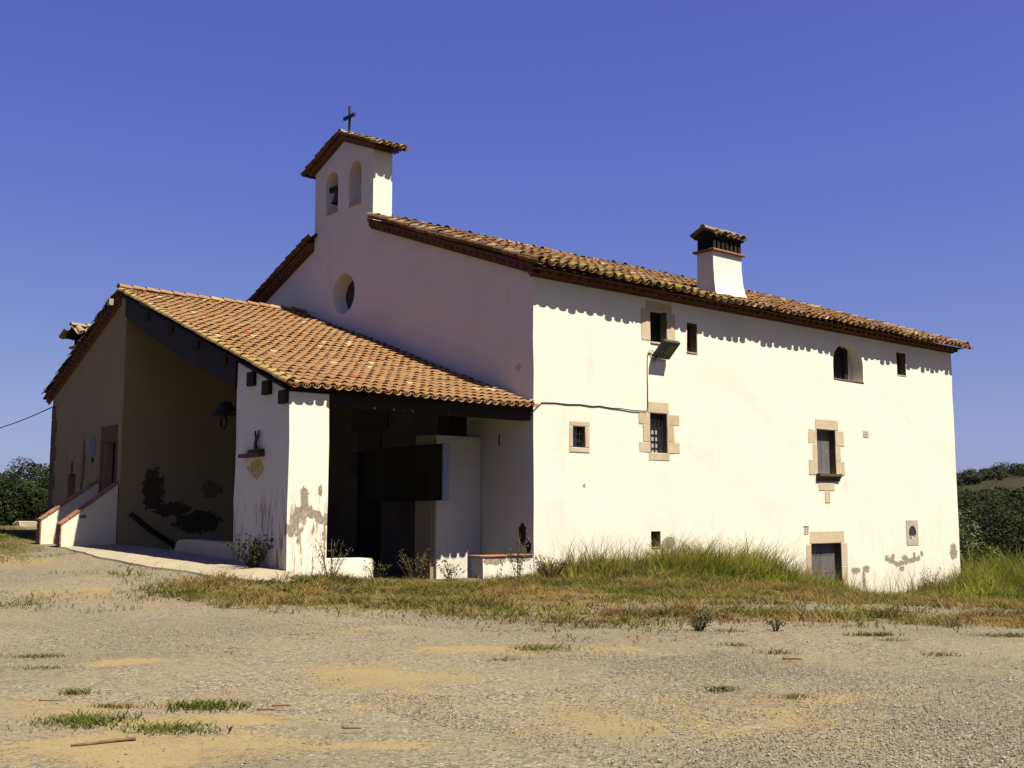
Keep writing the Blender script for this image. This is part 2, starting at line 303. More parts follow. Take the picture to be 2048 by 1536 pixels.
def ground_mat():
    k=NT('gravel_and_sand',.97,.08)
    n1=k.noise(.23,4,.6); n2=k.noise(.9,5,.65); n3=k.noise(7,4,.7); st=k.voro(26); st2=k.voro(55,out='Color')
    def ell(x,y,a,b,rot):
        c,s_=math.cos(rot),math.sin(rot); dx=k.math('SUBTRACT',k.X,x); dy=k.math('SUBTRACT',k.Y,y)
        u=k.math('DIVIDE',k.math('ADD',k.math('MULTIPLY',dx,c),k.math('MULTIPLY',dy,s_)),a); v=k.math('DIVIDE',k.math('SUBTRACT',k.math('MULTIPLY',dy,c),k.math('MULTIPLY',dx,s_)),b)
        return k.math('SQRT',k.math('ADD',k.math('MULTIPLY',u,u),k.math('MULTIPLY',v,v)))
    R=-.64  # picture-horizontal streaks run along this direction across the yard
    d=None
    for x,y,a,b in ((-14.5,-12.4,1.35,.85),(-13.9,-11.5,1.2,.45),(-9.2,-10.0,2.3,.9),(-9.6,-13.9,1.8,.42),(-9.3,-7.0,1.8,.8),(-13,-8.2,1.5,.5),(-13.3,-13.2,.9,.3),(-10.9,-15.3,1.2,.25)):
        e=ell(x,y,a,b,R) if x<-13.5 else k.math('ADD',ell(x,y,a,b,R),.28); d=e if d is None else k.math('MINIMUM',d,e)
    sand=k.ramp(k.math('ADD',d,k.math('ADD',k.math('MULTIPLY',k.math('SUBTRACT',n2,.5),2.4),k.math('MULTIPLY',k.math('SUBTRACT',n3,.5),1.1))),.35,1.25,.75,0)
    sand=k.math('MAXIMUM',sand,k.math('MULTIPLY',k.ramp(k.math('ADD',n1,k.math('MULTIPLY',n3,.12)),.6,.75),.8))
    n4=k.noise(34,3,.75); n5=k.noise(2.6,4,.7)
    def cells(sc):
        o=k.n('ShaderNodeSeparateColor'); k.l(k.voro(sc,out='Color'),o.inputs[0]); return o.outputs[0],o.outputs[1]
    r1,q1=cells(34); r2,q2=cells(70); r3,q3=cells(19)
    mixr=k.math('ADD',k.math('MULTIPLY',r1,.45),k.math('ADD',k.math('MULTIPLY',r2,.35),k.math('MULTIPLY',n4,.25)))
    grav=k.mix(k.ramp(mixr,.2,.85),(.11,.094,.062),(.315,.272,.188))
    grav=k.mix(k.math('MULTIPLY',k.math('GREATER_THAN',q1,.93),.55),grav,(.44,.39,.31)); grav=k.mix(k.math('MULTIPLY',k.math('GREATER_THAN',q2,.93),.6),grav,(.06,.048,.035)); grav=k.mix(k.math('MULTIPLY',k.math('GREATER_THAN',q3,.965),.45),grav,(.38,.32,.25))
    grav=k.mix(k.math('MULTIPLY',k.ramp(k.math('ADD',k.math('MULTIPLY',n5,.5),k.math('MULTIPLY',n2,.5)),.42,.62),.75),grav,(.24,.198,.122)); grav=k.mix(k.ramp(n1,.36,.6,.28,0),grav,(.125,.108,.074))
    sandc=k.mix(k.ramp(n2,.3,.7),(.325,.25,.118),(.265,.20,.098)); sandc=k.mix(k.ramp(n4,.52,.75,0,.5),sandc,(.16,.115,.065))
    sand=k.ramp(k.math('SUBTRACT',k.math('MULTIPLY',sand,1.25),k.math('MULTIPLY',k.math('SUBTRACT',k.math('MAXIMUM',q2,r3),.45),.9)),.30,.62)
    c=k.mix(k.math('MULTIPLY',sand,.85),grav,sandc)
    a=k.n('ShaderNodeVertexColor',layer_name='col'); sc=k.n('ShaderNodeSeparateColor'); k.l(a.outputs[0],sc.inputs[0])
    soil=k.mix(k.ramp(n3,.35,.65),(.21,.155,.075),(.13,.105,.045))
    gm=k.ramp(k.math('ADD',sc.outputs[0],k.math('MULTIPLY',k.math('SUBTRACT',n3,.5),.7)),.35,.65)
    c=k.mix(gm,c,soil)
    fld=k.mix(k.ramp(k.noise(.02,3),.45,.55),(.026,.034,.013),(.04,.036,.018))
    c=k.mix(sc.outputs[1],c,fld)
    h=k.math('ADD',k.math('MULTIPLY',k.ramp(st,0,.5,1,0),.4),k.math('ADD',k.math('MULTIPLY',n3,.4),k.math('MULTIPLY',k.ramp(k.voro(40),0,.6,1,0),.3))); k.bump(k.math('MULTIPLY',h,k.math('SUBTRACT',1.15,sand)),.42,.03)
    return k.col(c)
M_ground=ground_mat()
# ------------------------------------------------------------------ masks on the ground
def inpoly(x,y,poly):
    x=np.asarray(x);y=np.asarray(y); c=np.zeros(x.shape,bool); n=len(poly)
    for i in range(n):
        x1,y1=poly[i]; x2,y2=poly[(i+1)%n]
        if y1==y2: continue
        t=((y1>y)!=(y2>y))&(x<(x2-x1)*(y-y1)/(y2-y1)+x1); c^=t
    return c
def vnoise(x,y,s,seed=0):
    g=np.random.default_rng(seed).random((256,256)); x=np.asarray(x)/s+1000; y=np.asarray(y)/s+1000
    i=np.floor(x).astype(int); j=np.floor(y).astype(int); u=x-i; v=y-j; u=u*u*(3-2*u); v=v*v*(3-2*v)
    a=g[i%256,j%256]; b=g[(i+1)%256,j%256]; c=g[i%256,(j+1)%256]; d=g[(i+1)%256,(j+1)%256]
    return (a*(1-u)+b*u)*(1-v)+(c*(1-u)+d*u)*v
STRIP=[(-6.55,-.05),(-7.4,-1.2),(-8.05,.3),(-8.3,2.8),(-8.6,3.1),(-8.85,.8),(-9.2,-2.1),(-8.8,-3.7),(-7.9,-4.4),(-7.6,-6.2),(-7,-7.4),(-6.2,-8.5),(-5.9,-9.1),(-4.7,-9.2),(-4.6,-9.9),(-4,-10.6),(-3.8,-11.4),(-3.2,-12.1),(-1.5,-12.8),(3,-16),(30,-24),(70,-10),(60,50),(20.6,22),(20.5,-.02)]
LEFTG=[(-4,30),(-4.4,26.5),(-5.2,20.2),(-6.1,15.9),(-7.7,9.9),(-9.4,7.0),(-10.2,7.2),(-11,12),(-15,24),(-22,44),(-6,44)]
LEFTP=[(-11.3,1.7),(-10.8,.1),(-10.5,-2.2),(-10.95,-.9),(-11.7,-.35)]
def gsoft(x,y):
    m=0
    for k in range(6): m=m+gmask(x+.7*math.cos(k*1.05+.3)*(1+.6*(k%2)),y+.7*math.sin(k*1.05+.3)*(1+.6*(k%2)))
    return m/6
def gmask(x,y):
    wx=x+1.5*(vnoise(x,y,1.1,3)-.5)+.8*(vnoise(x,y,.35,5)-.5); wy=y+1.5*(vnoise(x,y,1.1,4)-.5)+.8*(vnoise(x,y,.35,6)-.5)
    e_=np.clip((-y-3.5)/4,0,1); wx=wx+3.6*(vnoise(x,y,2.3,7)-.5)*e_; wy=wy+4.2*(vnoise(x,y,2.3,8)-.5)*e_
    return inpoly(wx,wy,STRIP)|(inpoly(wx,wy,LEFTG)&~(inpoly(wx,wy,[(-6.6,14.6),(-7.6,12.2),(-9.3,9.6),(-8.6,8.6),(-7.2,11)])))|inpoly(wx,wy,LEFTP)
# ground: one sheet, fine near the yard and coarse to the horizon
def axis(c,n,a,far):
    t=np.linspace(-1,1,n); b=math.asinh(far/a); return c+a*np.sinh(b*t)
gxs=axis(-6,330,9,3000); gys=axis(-6,330,9,3000)
GXX,GYY=np.meshgrid(gxs,gys,indexing='ij'); GZZ=gz(GXX,GYY)
nr=np.hypot(GXX+10,GYY+8)<30
GZZ=GZZ+nr*(.03*(vnoise(GXX,GYY,.8,11)-.5)+.05*(vnoise(GXX,GYY,2.2,12)-.5))
n=len(gxs); idx=np.arange(n*n).reshape(n,n)
F=np.stack([idx[:-1,:-1],idx[1:,:-1],idx[1:,1:],idx[:-1,1:]],-1).reshape(-1,4)
rr=np.hypot(GXX+2,GYY-2).ravel()
GZZ=np.where((GXX>-5.55)&(GXX<.3)&(GYY>.45)&(GYY<10.8),GZZ-.75,GZZ)
gc=np.zeros((n*n,3)); gc[:,0]=gsoft(GXX.ravel(),GYY.ravel())*(rr<60)*(1-.75*np.clip((-GYY.ravel()-2.5)/5,0,1)*np.clip(1.5*vnoise(GXX.ravel(),GYY.ravel(),1.7,71)+.7*vnoise(GXX.ravel(),GYY.ravel(),.5,72)-.35,0,.92)); gc[:,1]=np.clip((rr-45)/25,0,1)
mobj('ground',fast_mesh('ground',np.stack([GXX,GYY,GZZ],-1).reshape(-1,3),F.ravel(),np.arange(len(F))*4,M_ground,gc,True))['kind']='structure'
def gh(x,y): return float(gz(x,y))
# concrete pavement along the gable end
def gx(y): return -6.63+.0585*y
ys=np.linspace(-1.15,10.5,40); ex=np.interp(ys,[-1.15,-.6,.32,2.84,6.75,10.5],[-7.2,-7.75,-7.95,-8.2,-8.0,-7.5])
bm=bmesh.new(); rows=[]
for y,x0 in zip(ys,ex):
    x1=gx(y)+.12 if y>0 else -6.75+(-.3 if y<-.6 else 0)
    x0+=.12*(vnoise(np.array([y]),np.array([0.]),.5,9)[0]-.5); r=[]
    for t in (0,.0,.25,.5,.75,1.0):
        x=x0+(x1-x0)*t; r.append(bm.verts.new((x,y,gh(x,y)+.045)))
    r[0].co.z-=.06; r[0].co.x-=.02; rows.append(r)
for a,b in zip(rows,rows[1:]):
    for i in range(5): bm.faces.new((a[i],b[i],b[i+1],a[i+1]))
mobj('pavement',bm_mesh('pavement',bm,M_conc))['kind']='structure'
# ------------------------------------------------------------------ tiles
def tile_mesh(name,L,r0,r1,mat,th=.014,seg=6,h=.85):
    vs=[];fs=[]
    for y,r in ((0,r0),(L,r1)):
        for q in (r,r-th):
            for k in range(seg+1):
                t=math.pi*k/seg; vs.append((q*math.cos(t),y,q*math.sin(t)*h))
    m=seg+1
    for k in range(seg):
        fs.append((k,k+1,2*m+k+1,2*m+k)); fs.append((m+k+1,m+k,3*m+k,3*m+k+1)); fs.append((k+1,k,m+k,m+k+1)); 
    fs.append((0,2*m,3*m,m)); fs.append((seg,m+seg,3*m+seg,2*m+seg))
    return mesh_from(name,vs,fs,mat,False)
def frame(o,u,v):
    nn=u.cross(v)
    if nn.z<0: u=-u; nn=-nn
    return Matrix(((u.x,v.x,nn.x,o.x),(u.y,v.y,nn.y,o.y),(u.z,v.z,nn.z,o.z),(0,0,0,1)))
def tile_roof(parent,O,U,V,W,L,pitch,expo,cover,pan,mat,nobj,keep=None,rough=1.,seed=1,edge=None,sag=None):
    """cover tiles in courses over channel tiles; the nobj tiles nearest the yard are objects, the rest one part"""
    rg=random.Random(seed); cov=[];pans=[]; nc=int(round(W/pitch)); nrw=int(L/expo)+1
    hh=max(v.co.z for v in pan.vertices); tilt=math.atan(.026/expo)
    for i in range(nc+1):
        for j in range(nrw):
            for c in (1,0):
                if c and i==nc: continue
                y=j*expo-.05+rg.uniform(-.02,.02)*rough
                if y+expo*.7>L: continue
                p=O+U*((i+(.5 if c else 0))*pitch+rg.uniform(-.011,.011)*rough)+V*y
                if sag: p=p+Vector((0,0,sag(p)))
                if keep and not keep(p): continue
                m=frame(p,U,V)
                if c: m=m@Matrix.Translation((0,0,.058+rg.uniform(0,.012)*rough))@Matrix.Rotation(rg.uniform(-.03,.03)*rough,4,'Z')@Matrix.Rotation(-tilt+rg.uniform(-.018,.018)*rough,4,'X'); cov.append((m,p,edge(p) if edge else False))
                else: m=m@Matrix.Translation((0,-.012 if j==0 else 0,hh+.012))@Matrix.Rotation(math.pi,4,'Y')@Matrix.Rotation(tilt,4,'X'); pans.append((m,p,j==0))
    cov.sort(key=lambda t:(t[1]-CAM).length)
    for m,p,e in cov[:nobj]:
        o=bpy.data.objects.new('tile',cover); adopt(o,parent,m)
        if e: o.material_slots[0].link='OBJECT'; o.material_slots[0].material=e
    rest=[t[0] for t in cov[nobj:]]
    if rest:
        o=mobj('tile_field',join_copies('tile_field',cover,rest,mat),parent); o['kind']='stuff'
    if pans:
        o=mobj('channel_tiles',join_copies('channel_tiles',pan,[t[0] for t in pans],mat),parent); o['kind']='stuff'
def tile_line(name,parent,P0,P1,expo,me,lift=.05,rough=1.,seed=3,mats=None,up=Vector((0,0,1)),stuff=False):
    rg=random.Random(seed); d=(P1-P0); L=d.length; d.normalize(); u=d.cross(up).normalized(); ms=[]
    for j in range(int(L/expo)):
        p=P0+d*(j*expo)+u*rg.uniform(-.012,.012)*rough+Vector((0,0,lift+rg.uniform(0,.012)*rough))
        ms.append(frame(p,u,d)@Matrix.Rotation(rg.uniform(-.03,.03)*rough,4,'Z')@Matrix.Rotation(-math.atan(.022/expo)+rg.uniform(-.01,.01)*rough,4,'X'))
    if stuff:
        o=mobj(name,join_copies(name,me,ms,me.materials[0]),parent); o['kind']='stuff'; return
    for m in ms:
        o=bpy.data.objects.new(name,me); adopt(o,parent,m)
        if mats: o.material_slots[0].link='OBJECT'; o.material_slots[0].material=rg.choice(mats)
# ------------------------------------------------------------------ boolean walls with real openings
def grid_cut(bm,step,lo,hi):
    for ax in range(3):
        n_=[0,0,0]; n_[ax]=1; v=lo[ax]+step
        while v<hi[ax]-.05:
            co=[0,0,0]; co[ax]=v
            bmesh.ops.bisect_plane(bm,geom=bm.verts[:]+bm.edges[:]+bm.faces[:],plane_co=co,plane_no=n_); v+=step
def cut(me,cutters,mat,wob=.010):
    o=bpy.data.objects.new('tmp',me); COL.objects.link(o); kill=[o]
    for bmc in cutters:
        cm=bm_mesh('cutter',bmc,[]) ; c=bpy.data.objects.new('tmpc',cm); COL.objects.link(c); kill.append(c)
        md=o.modifiers.new('b','BOOLEAN'); md.operation='DIFFERENCE'; md.solver='EXACT'; md.object=c
    dg=bpy.context.evaluated_depsgraph_get(); dg.update()
    out=bpy.data.meshes.new_from_object(o.evaluated_get(dg))
    for k in kill: bpy.data.objects.remove(k)
    return wobble(out,wob,mat)
def wobble(me,wob,mat):
    n=len(me.vertices); co=np.empty(n*3,np.float32); me.vertices.foreach_get('co',co); co=co.reshape(-1,3).astype(float); q=co.copy()
    x,y,z=q.T
    co[:,0]+=wob*(np.sin(1.7*y+2.9*z+1)+np.sin(3.9*z-1.3*y+2)*.7)*.6; co[:,1]+=wob*(np.sin(1.3*x+2.3*z)+np.sin(3.1*z-2.1*x+1)*.7)*.6
    me.vertices.foreach_set('co',co.astype(np.float32).ravel()); me.materials.clear(); me.materials.append(mat); me.update(); return me
def cbox(*b): bm=bmesh.new(); bx(bm,*b); return bm
def arch_pts(c,hw,z0,zs,zt,n=14,fl=1):
    return [(c-hw,z0),(c+hw,z0)]+[(c+hw*math.cos(math.pi*k/n),zs+(zt-zs)*math.sin(math.pi*k/n)) for k in range(n+1)]
def carch_y(c,hw,z0,zs,zt,y0,y1): bm=bmesh.new(); prism_y(bm,arch_pts(c,hw,z0,zs,zt),y0,y1); return bm
def carch_x(c,hw,z0,zs,zt,x0,x1): bm=bmesh.new(); prism_x(bm,arch_pts(c,hw,z0,zs,zt),x0,x1); return bm
def ccone(c,axis_,r0,r1,d0,d1,seg=28):
    bm=bmesh.new(); A=[];B=[]
    for k in range(seg):
        t=2*math.pi*k/seg; a,b=math.cos(t),math.sin(t)
        if axis_=='X': A.append(bm.verts.new((d0,c[0]+r0*a,c[1]+r0*b))); B.append(bm.verts.new((d1,c[0]+r1*a,c[1]+r1*b)))
        else: A.append(bm.verts.new((c[0]+r0*a,d0,c[1]+r0*b))); B.append(bm.verts.new((c[0]+r1*a,d1,c[1]+r1*b)))
    bm.faces.new(A); bm.faces.new(B[::-1])
    for k in range(seg): bm.faces.new((A[k],B[k],B[(k+1)%seg],A[(k+1)%seg]))
    return bm
def part(name,parent,loc):
    o=bpy.data.objects.new(name,None); o.empty_display_size=.1; return adopt(o,parent,Matrix.Translation(loc))
# ================================================================== main house
HOUSE=thing('farmhouse','big white three-storey farmhouse with tiled roof, belfry and sunlit long wall','house',(10,7,0))
ZE,SL,YR=7.50,.355,8.85
def mb(y): return ZE+SL*(y+.45) if y<=YR else ZE+SL*(YR+.45)-.385*(y-YR)   # tile bed height of the main roof
bm=bmesh.new(); prism_x(bm,[(0,-3),(14.2,-3),(14.2,mb(14.2)-.09),(YR,mb(YR)-.1),(0,mb(0)-.1)],0,20.5); bmesh.ops.recalc_face_normals(bm,faces=bm.faces)
grid_cut(bm,.8,(0,0,-3),(20.5,14.2,10.8))
D=.36
CUTS=[cbox(1.32,1.76,-.3,.3,3.16,3.69),cbox(4.17,4.85,-.3,D,3.12,4.18),cbox(4.23,4.90,-.3,D,6.12,6.99),cbox(5.73,6.16,-.3,D,5.98,6.80),carch_y(13.74,.87,5.80,6.33,6.98,-.3,.45),
 cbox(16.72,17.31,-.3,D,6.22,6.99),cbox(11.84,12.85,-.3,D,2.73,4.11),cbox(11.36,12.98,-.3,D,-2,.57),ccone((17.28,.83),'Y',.25,.25,-.3,.5),cbox(4.16,4.51,-.3,.35,.62,1.04),ccone((8.74,8.19),'X',.66,.5,-.1,.42)]
bmall=bmesh.new()
for c in CUTS:
    t=bpy.data.meshes.new('t'); bmesh.ops.recalc_face_normals(c,faces=c.faces); c.to_mesh(t); c.free(); bmall.from_mesh(t); bpy.data.meshes.remove(t)
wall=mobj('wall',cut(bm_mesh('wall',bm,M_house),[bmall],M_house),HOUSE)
# roof
T_old=tile_mesh('tile',.47,.132,.108,M_told); P_old=tile_mesh('channel_tile',.47,.135,.115,M_told)
b=bmesh.new()
for ya,yb,x0 in ((-.5,7.165,-.22),(7.165,YR,.66),(YR,10.555,.66),(10.555,14.75,-.22)): prism_x(b,[(ya,mb(ya)-.03),(yb,mb(yb)-.03),(yb,mb(yb)),(ya,mb(ya))],x0,20.88)
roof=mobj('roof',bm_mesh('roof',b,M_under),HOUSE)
V1=Vector((0,1,SL)).normalized()
inch=lambda p: not (7.45<p.x<8.98 and .2<p.y<1.35)
inbell=lambda p: not (p.x<.72 and 6.9<p.y<10.6)
sag=lambda p: .035*math.sin(p.x*.55+.6)+.02*math.sin(p.x*1.7)+.02*math.sin(p.y*1.3)
em=lambda p: M_tmoss if p.y<-.2 else None
tile_roof(roof,Vector((-.22,-.5,mb(-.5))),Vector((1,0,0)),V1,21.1,(YR+.5)/V1.y,.33,.36,T_old,P_old,M_told,235,keep=lambda p: inch(p) and inbell(p),rough=2.0,seed=5,edge=em,sag=sag)
V2=Vector((0,-1,.385)).normalized()
tile_roof(roof,Vector((-.22,14.75,mb(14.75))),Vector((1,0,0)),V2,21.1,(14.75-YR)/abs(V2.y),.33,.36,T_old,P_old,M_told,0,keep=inbell,rough=1.6,seed=6,sag=sag)
for (x,y0,y1,me_) in ((-.16,-.5,7.12,T_old),(-.16,14.75,10.55,T_old),(20.8,-.5,8.7,T_old)):
    tile_line('verge_tile',roof,Vector((x,y0,mb(y0)+.05)),Vector((x,y1,mb(y1)+.05)),.36,me_,lift=.06,rough=2,seed=int(y1*7),mats=[M_toldv,M_toldv,M_told])
tile_line('ridge_tile',roof,Vector((.75,YR,mb(YR)+.06)),Vector((20.95,YR,mb(YR)+.06)),.42,T_old,lift=.02,rough=2,seed=9,mats=[M_told,M_toldv])
# cornice under the eave and the verges
corn=mobj('cornice',(lambda b:([bx(b,-.1,20.58,-.085,.02,7.30,7.345),bx(b,-.16,20.66,-.20,.02,7.347,7.44),bx(b,-.2,20.72,-.38,.02,7.442,7.468)],bm_mesh('cornice',b,M_corn))[1])(bmesh.new()),HOUSE)
T_cor=tile_mesh('cornice_tile',.24,.10,.10,M_corn,th=.018,h=.85)
for k in range(62):
    m=frame(Vector((.12+k*.333,-.27,7.346)),Vector((1,0,0)),Vector((0,1,0))); adopt(bpy.data.objects.new('cornice_tile',T_cor),corn,m)
def verge_course(parent,x0,x1,pts,d0,d1,mat,name='verge_course'):
    bm=bmesh.new()
    for (ya,yb) in pts: prism_x(bm,[(ya,mb(ya)-d0),(yb,mb(yb)-d0),(yb,mb(yb)-d1),(ya,mb(ya)-d1)],x0,x1)
    return mobj(name,bm_mesh(name,bm,mat),parent)
SP=[(-.2,7.165),(10.555,14.45)]
verge_course(roof,-.09,.01,SP,.28,.235,M_corn); verge_course(roof,-.16,.01,SP,.232,.10,M_corn); verge_course(roof,-.2,.01,SP,.098,.034,M_corn)
T_vb=tile_mesh('verge_brick',.18,.085,.085,M_corn,th=.02)
for (ya,yb) in SP:
    y=ya+.1
    while y<yb-.1:
        dy=Vector((0,1,(mb(yb)-mb(ya))/(yb-ya))).normalized(); m=frame(Vector((-.21,y,mb(y)-.225)),dy,Vector((1,0,0))); adopt(bpy.data.objects.new('verge_brick',T_vb),roof,m); y+=.27
verge_course(roof,20.49,20.62,[(0,14)],.26,.12,M_corn)
# bell gable
bz=lambda y:13.25-.40*abs(y-8.86)
bm=bmesh.new(); prism_x(bm,[(7.17,9.6),(10.55,9.6),(10.55,bz(10.55)-.06),(8.86,bz(8.86)-.06),(7.17,bz(7.17)-.06)],-.006,.67); bmesh.ops.recalc_face_normals(bm,faces=bm.faces)
bell=mobj('bell_gable',cut(bm_mesh('bell_gable',bm,M_bell),[carch_x(9.52,.36,10.9,11.86,12.22,-.3,1),carch_x(8.17,.35,10.89,11.88,12.25,-.3,1)],M_bell,.004),HOUSE)
for c,hw,z in ((9.52,.40,10.9),(8.17,.39,10.89)): box('sill',(-.03,.69,c-hw+.045,c+hw-.045,z-.03,z+.012),M_yel,bell)
T_b=tile_mesh('tile',.42,.115,.095,M_tmoss); P_b=tile_mesh('channel_tile',.42,.115,.1,M_told)
br=mobj('bell_gable_roof',(lambda b:(prism_x(b,[(6.74,bz(6.74)-.03),(8.86,bz(8.86)-.03),(10.98,bz(10.98)-.03),(10.98,bz(10.98)),(8.86,bz(8.86)),(6.74,bz(6.74))],-.17,.86),bm_mesh('bell_gable_roof',b,M_under))[1])(bmesh.new()),HOUSE)
for s,yy in ((1,6.72),(-1,11.0)):
    v=Vector((0,s,.40)).normalized()
    tile_roof(br,Vector((-.17,yy,bz(yy))),Vector((1,0,0)),v,1.03,2.14/abs(v.y),.257,.33,T_b,P_b,M_told,60,rough=2,seed=11+s,edge=lambda p:(M_toldv if p.x<0 and random.random()<.6 else None))
tile_line('ridge_tile',br,Vector((-.19,8.86,13.30)),Vector((.92,8.86,13.30)),.36,T_b,lift=.03,rough=2,seed=4,mats=[M_toldv,M_tmoss])
b=bmesh.new()
for d0,d1,o in ((.20,.155,.06),(.152,.08,.11),(.078,.034,.15)):
    for ya,yb in ((8.86,6.95),(8.86,10.77)):
        e=o*1.6; yb2=7.17-e if yb<8 else 10.55+e
        prism_x(b,[(ya,bz(ya)-d0),(yb2,bz(yb2)-d0),(yb2,bz(yb2)-d1),(ya,bz(ya)-d1)],-o-.006,.67+o)
mobj('bell_gable_cornice',bm_mesh('bell_gable_cornice',b,M_corn),HOUSE)
# oculus
oc=mobj('oculus',(lambda b:(bmesh.ops.create_circle(b,cap_ends=True,radius=.52,segments=28,matrix=Matrix.Translation((.40,8.74,8.19))@Matrix.Rotation(math.pi/2,4,'Y')),bm_mesh('oculus',b,M_glass))[1])(bmesh.new()),HOUSE)
box('glazing_bar',(.37,.395,8.725,8.755,7.7,8.68),M_iron,oc)
# chimney on the front slope
b=bmesh.new(); lev=[(7.45,.30,.13),(7.80,.14,.10),(8.05,.06,.05),(8.35,.015,.02),(8.8,0,0),(9.22,0,0)]; rings=[]
for z,fx,fy in lev: rings.append([b.verts.new(p) for p in ((7.54-fx*.5,.47-fy*1.6,z),(8.88+fx,.47-fy*1.6,z),(8.88+fx,1.08,z),(7.54-fx*.5,1.08,z))])
for r0,r1 in zip(rings,rings[1:]):
    for i in range(4): b.faces.new((r0[i],r0[(i+1)%4],r1[(i+1)%4],r1[i]))
b.faces.new(rings[-1]); b.faces.new(rings[0][::-1]); CH=mobj('chimney',bm_mesh('chimney',b,M_plain),HOUSE)
box('cap_course',(7.44,8.98,.37,1.18,9.222,9.285),M_brick,CH,.01)
for k in range(7):
    x=7.56+k*.2; box('flue_brick',(x,x+.115,.47,.58,9.287,9.70),M_dark,CH); box('flue_brick',(x,x+.115,.96,1.07,9.287,9.70),M_dark,CH)
box('flue_brick',(7.55,7.64,.6,.94,9.287,9.70),M_dark,CH)
box('flue_core',(7.6,8.84,.72,.84,9.287,9.55),M_dark,CH)
cb=lambda y:9.90-.5*abs(y-.78)
crf=mobj('chimney_roof',(lambda b:(prism_x(b,[(.40,cb(.40)-.05),(1.16,cb(1.16)-.05),(1.16,cb(1.16)),(.78,cb(.78)),(.40,cb(.40))],7.5,8.94),bm_mesh('chimney_roof',b,M_dark))[1])(bmesh.new()),HOUSE)
T_c=tile_mesh('tile',.50,.12,.10,M_toldv); P_c=tile_mesh('channel_tile',.50,.12,.10,M_told)
for s,yy in ((1,.42),(-1,1.14)):
    v=Vector((0,s,.5)).normalized(); tile_roof(crf,Vector((7.5,yy,cb(yy))),Vector((1,0,0)),v,1.42,.36/abs(v.y)+.26,.284,.6,T_c,P_c,M_told,20,rough=2,seed=21+s)
tile_line('ridge_tile',crf,Vector((7.46,.78,9.94)),Vector((9.0,.78,9.94)),.42,T_c,lift=.0,rough=2,seed=8,mats=[M_toldv])
M_lining_sill=simple('shade_lining_and_sill',(.16,.13,.07),.95,.3,6)  # dark linings put shade into the opening reveals; the arched sill shares the colour
# ------------------------------------------------------------------ windows of the long wall
def stone(p,x0,x1,z0,z1,y0=-.012,y1=.12,name='stone',mat=None): return box(name,(x0,x1,y0,y1,z0,z1),mat or M_stone,p,.012,.004)
def pane(name,x0,x1,z0,z1,y,mat,t=.03): return box(name,(x0-.02,x1+.02,y,y+t,z0-.02,z1+.02),mat,HOUSE)
W=pane('window',1.32,1.76,3.16,3.69,.15,M_glass); box('shade_lining',(1.735,1.765,.0,.148,3.16,3.69),M_lining_sill,W)
stone(W,1.19,1.9,3.692,3.82); stone(W,1.19,1.9,3.03,3.158); stone(W,1.19,1.318,3.16,3.69); stone(W,1.762,1.9,3.16,3.69)
for z in (3.32,3.5): box('bar',(1.32,1.735,.09,.11,z,z+.018),M_iron,W)
for x in (1.46,1.6): box('bar',(x,x+.018,.068,.088,3.16,3.69),M_iron,W)
W=pane('window',4.17,4.85,3.12,4.18,.26,M_curt); box('shade_lining',(4.83,4.853,-.002,.198,3.12,4.18),M_lining_sill,W)
stone(W,4.08,4.93,4.182,4.49); stone(W,4.10,4.93,2.915,3.118); stone(W,3.72,4.168,3.86,4.18); stone(W,3.88,4.168,3.40,3.858); stone(W,3.72,4.168,3.12,3.398)
stone(W,4.852,5.35,3.88,4.18); stone(W,4.852,5.14,3.43,3.878); stone(W,4.852,5.35,3.12,3.428)
for z in (3.22,3.4,3.58,3.76,3.94,4.1): box('bar',(4.17,4.85,.14,.165,z,z+.035),M_iron,W)
for x in (4.3,4.46,4.62,4.76): box('bar',(x,x+.03,.112,.138,3.12,4.18),M_iron,W)
box('frame',(4.168,4.852,.2,.255,4.06,4.182),M_wood,W); box('frame',(4.168,4.24,.2,.255,3.118,4.06),M_wood,W)
W=pane('window',4.23,4.9,6.12,6.99,.28,M_glass); box('shade_lining',(4.88,4.905,-.002,.218,6.12,6.99),M_lining_sill,W)
stone(W,4.06,5.11,6.992,7.22); stone(W,3.87,4.228,6.13,7.0); stone(W,4.902,5.25,6.13,6.99); stone(W,4.22,4.91,6.06,6.118,-.03,.2)
for b_ in ((4.23,4.31,6.12,6.99),(4.82,4.9,6.12,6.99),(4.545,4.585,6.2,6.93),(4.31,4.82,6.93,6.99),(4.31,4.82,6.12,6.2)): box('frame',(b_[0],b_[1],.22,.278,b_[2],b_[3]),M_wood,W)
for x0,x1,z0,z1 in ((5.73,6.16,5.98,6.80),(16.72,17.31,6.22,6.99)):
    W=pane('window',x0,x1,z0,z1,.24,M_dark,.03); box('shade_lining',(x1-.022,x1+.01,-.004,.238,z0-.01,z1+.01),M_lining_sill,W); box('shade_lining',(x0,x1-.023,.0,.238,z1-.02,z1+.01),M_lining_sill,W); stone(W,x0-.01,x1+.01,z0-.045,z0-.002,-.02,.28,'sill'); box('frame',(x0,x0+.05,.19,.238,z0,z1),M_wood,W)
W=pane('arched_window',13.45,14.0,5.78,6.98,.40,M_dark,.04); stone(W,12.86,14.63,5.75,5.798,-.02,.42,'sill',M_lining_sill); box('frame',(14.0,14.2,.30,.40,5.8,6.86),M_wood,W)
W=pane('shuttered_window',11.84,12.85,2.73,4.11,.24,M_dark); box('shade_lining',(12.842,12.86,-.002,.198,2.73,4.11),M_lining_sill,W)
stone(W,11.78,13.03,4.112,4.44); stone(W,11.37,11.838,3.66,4.11); stone(W,11.58,11.838,3.16,3.658); stone(W,11.37,11.838,2.68,3.158)
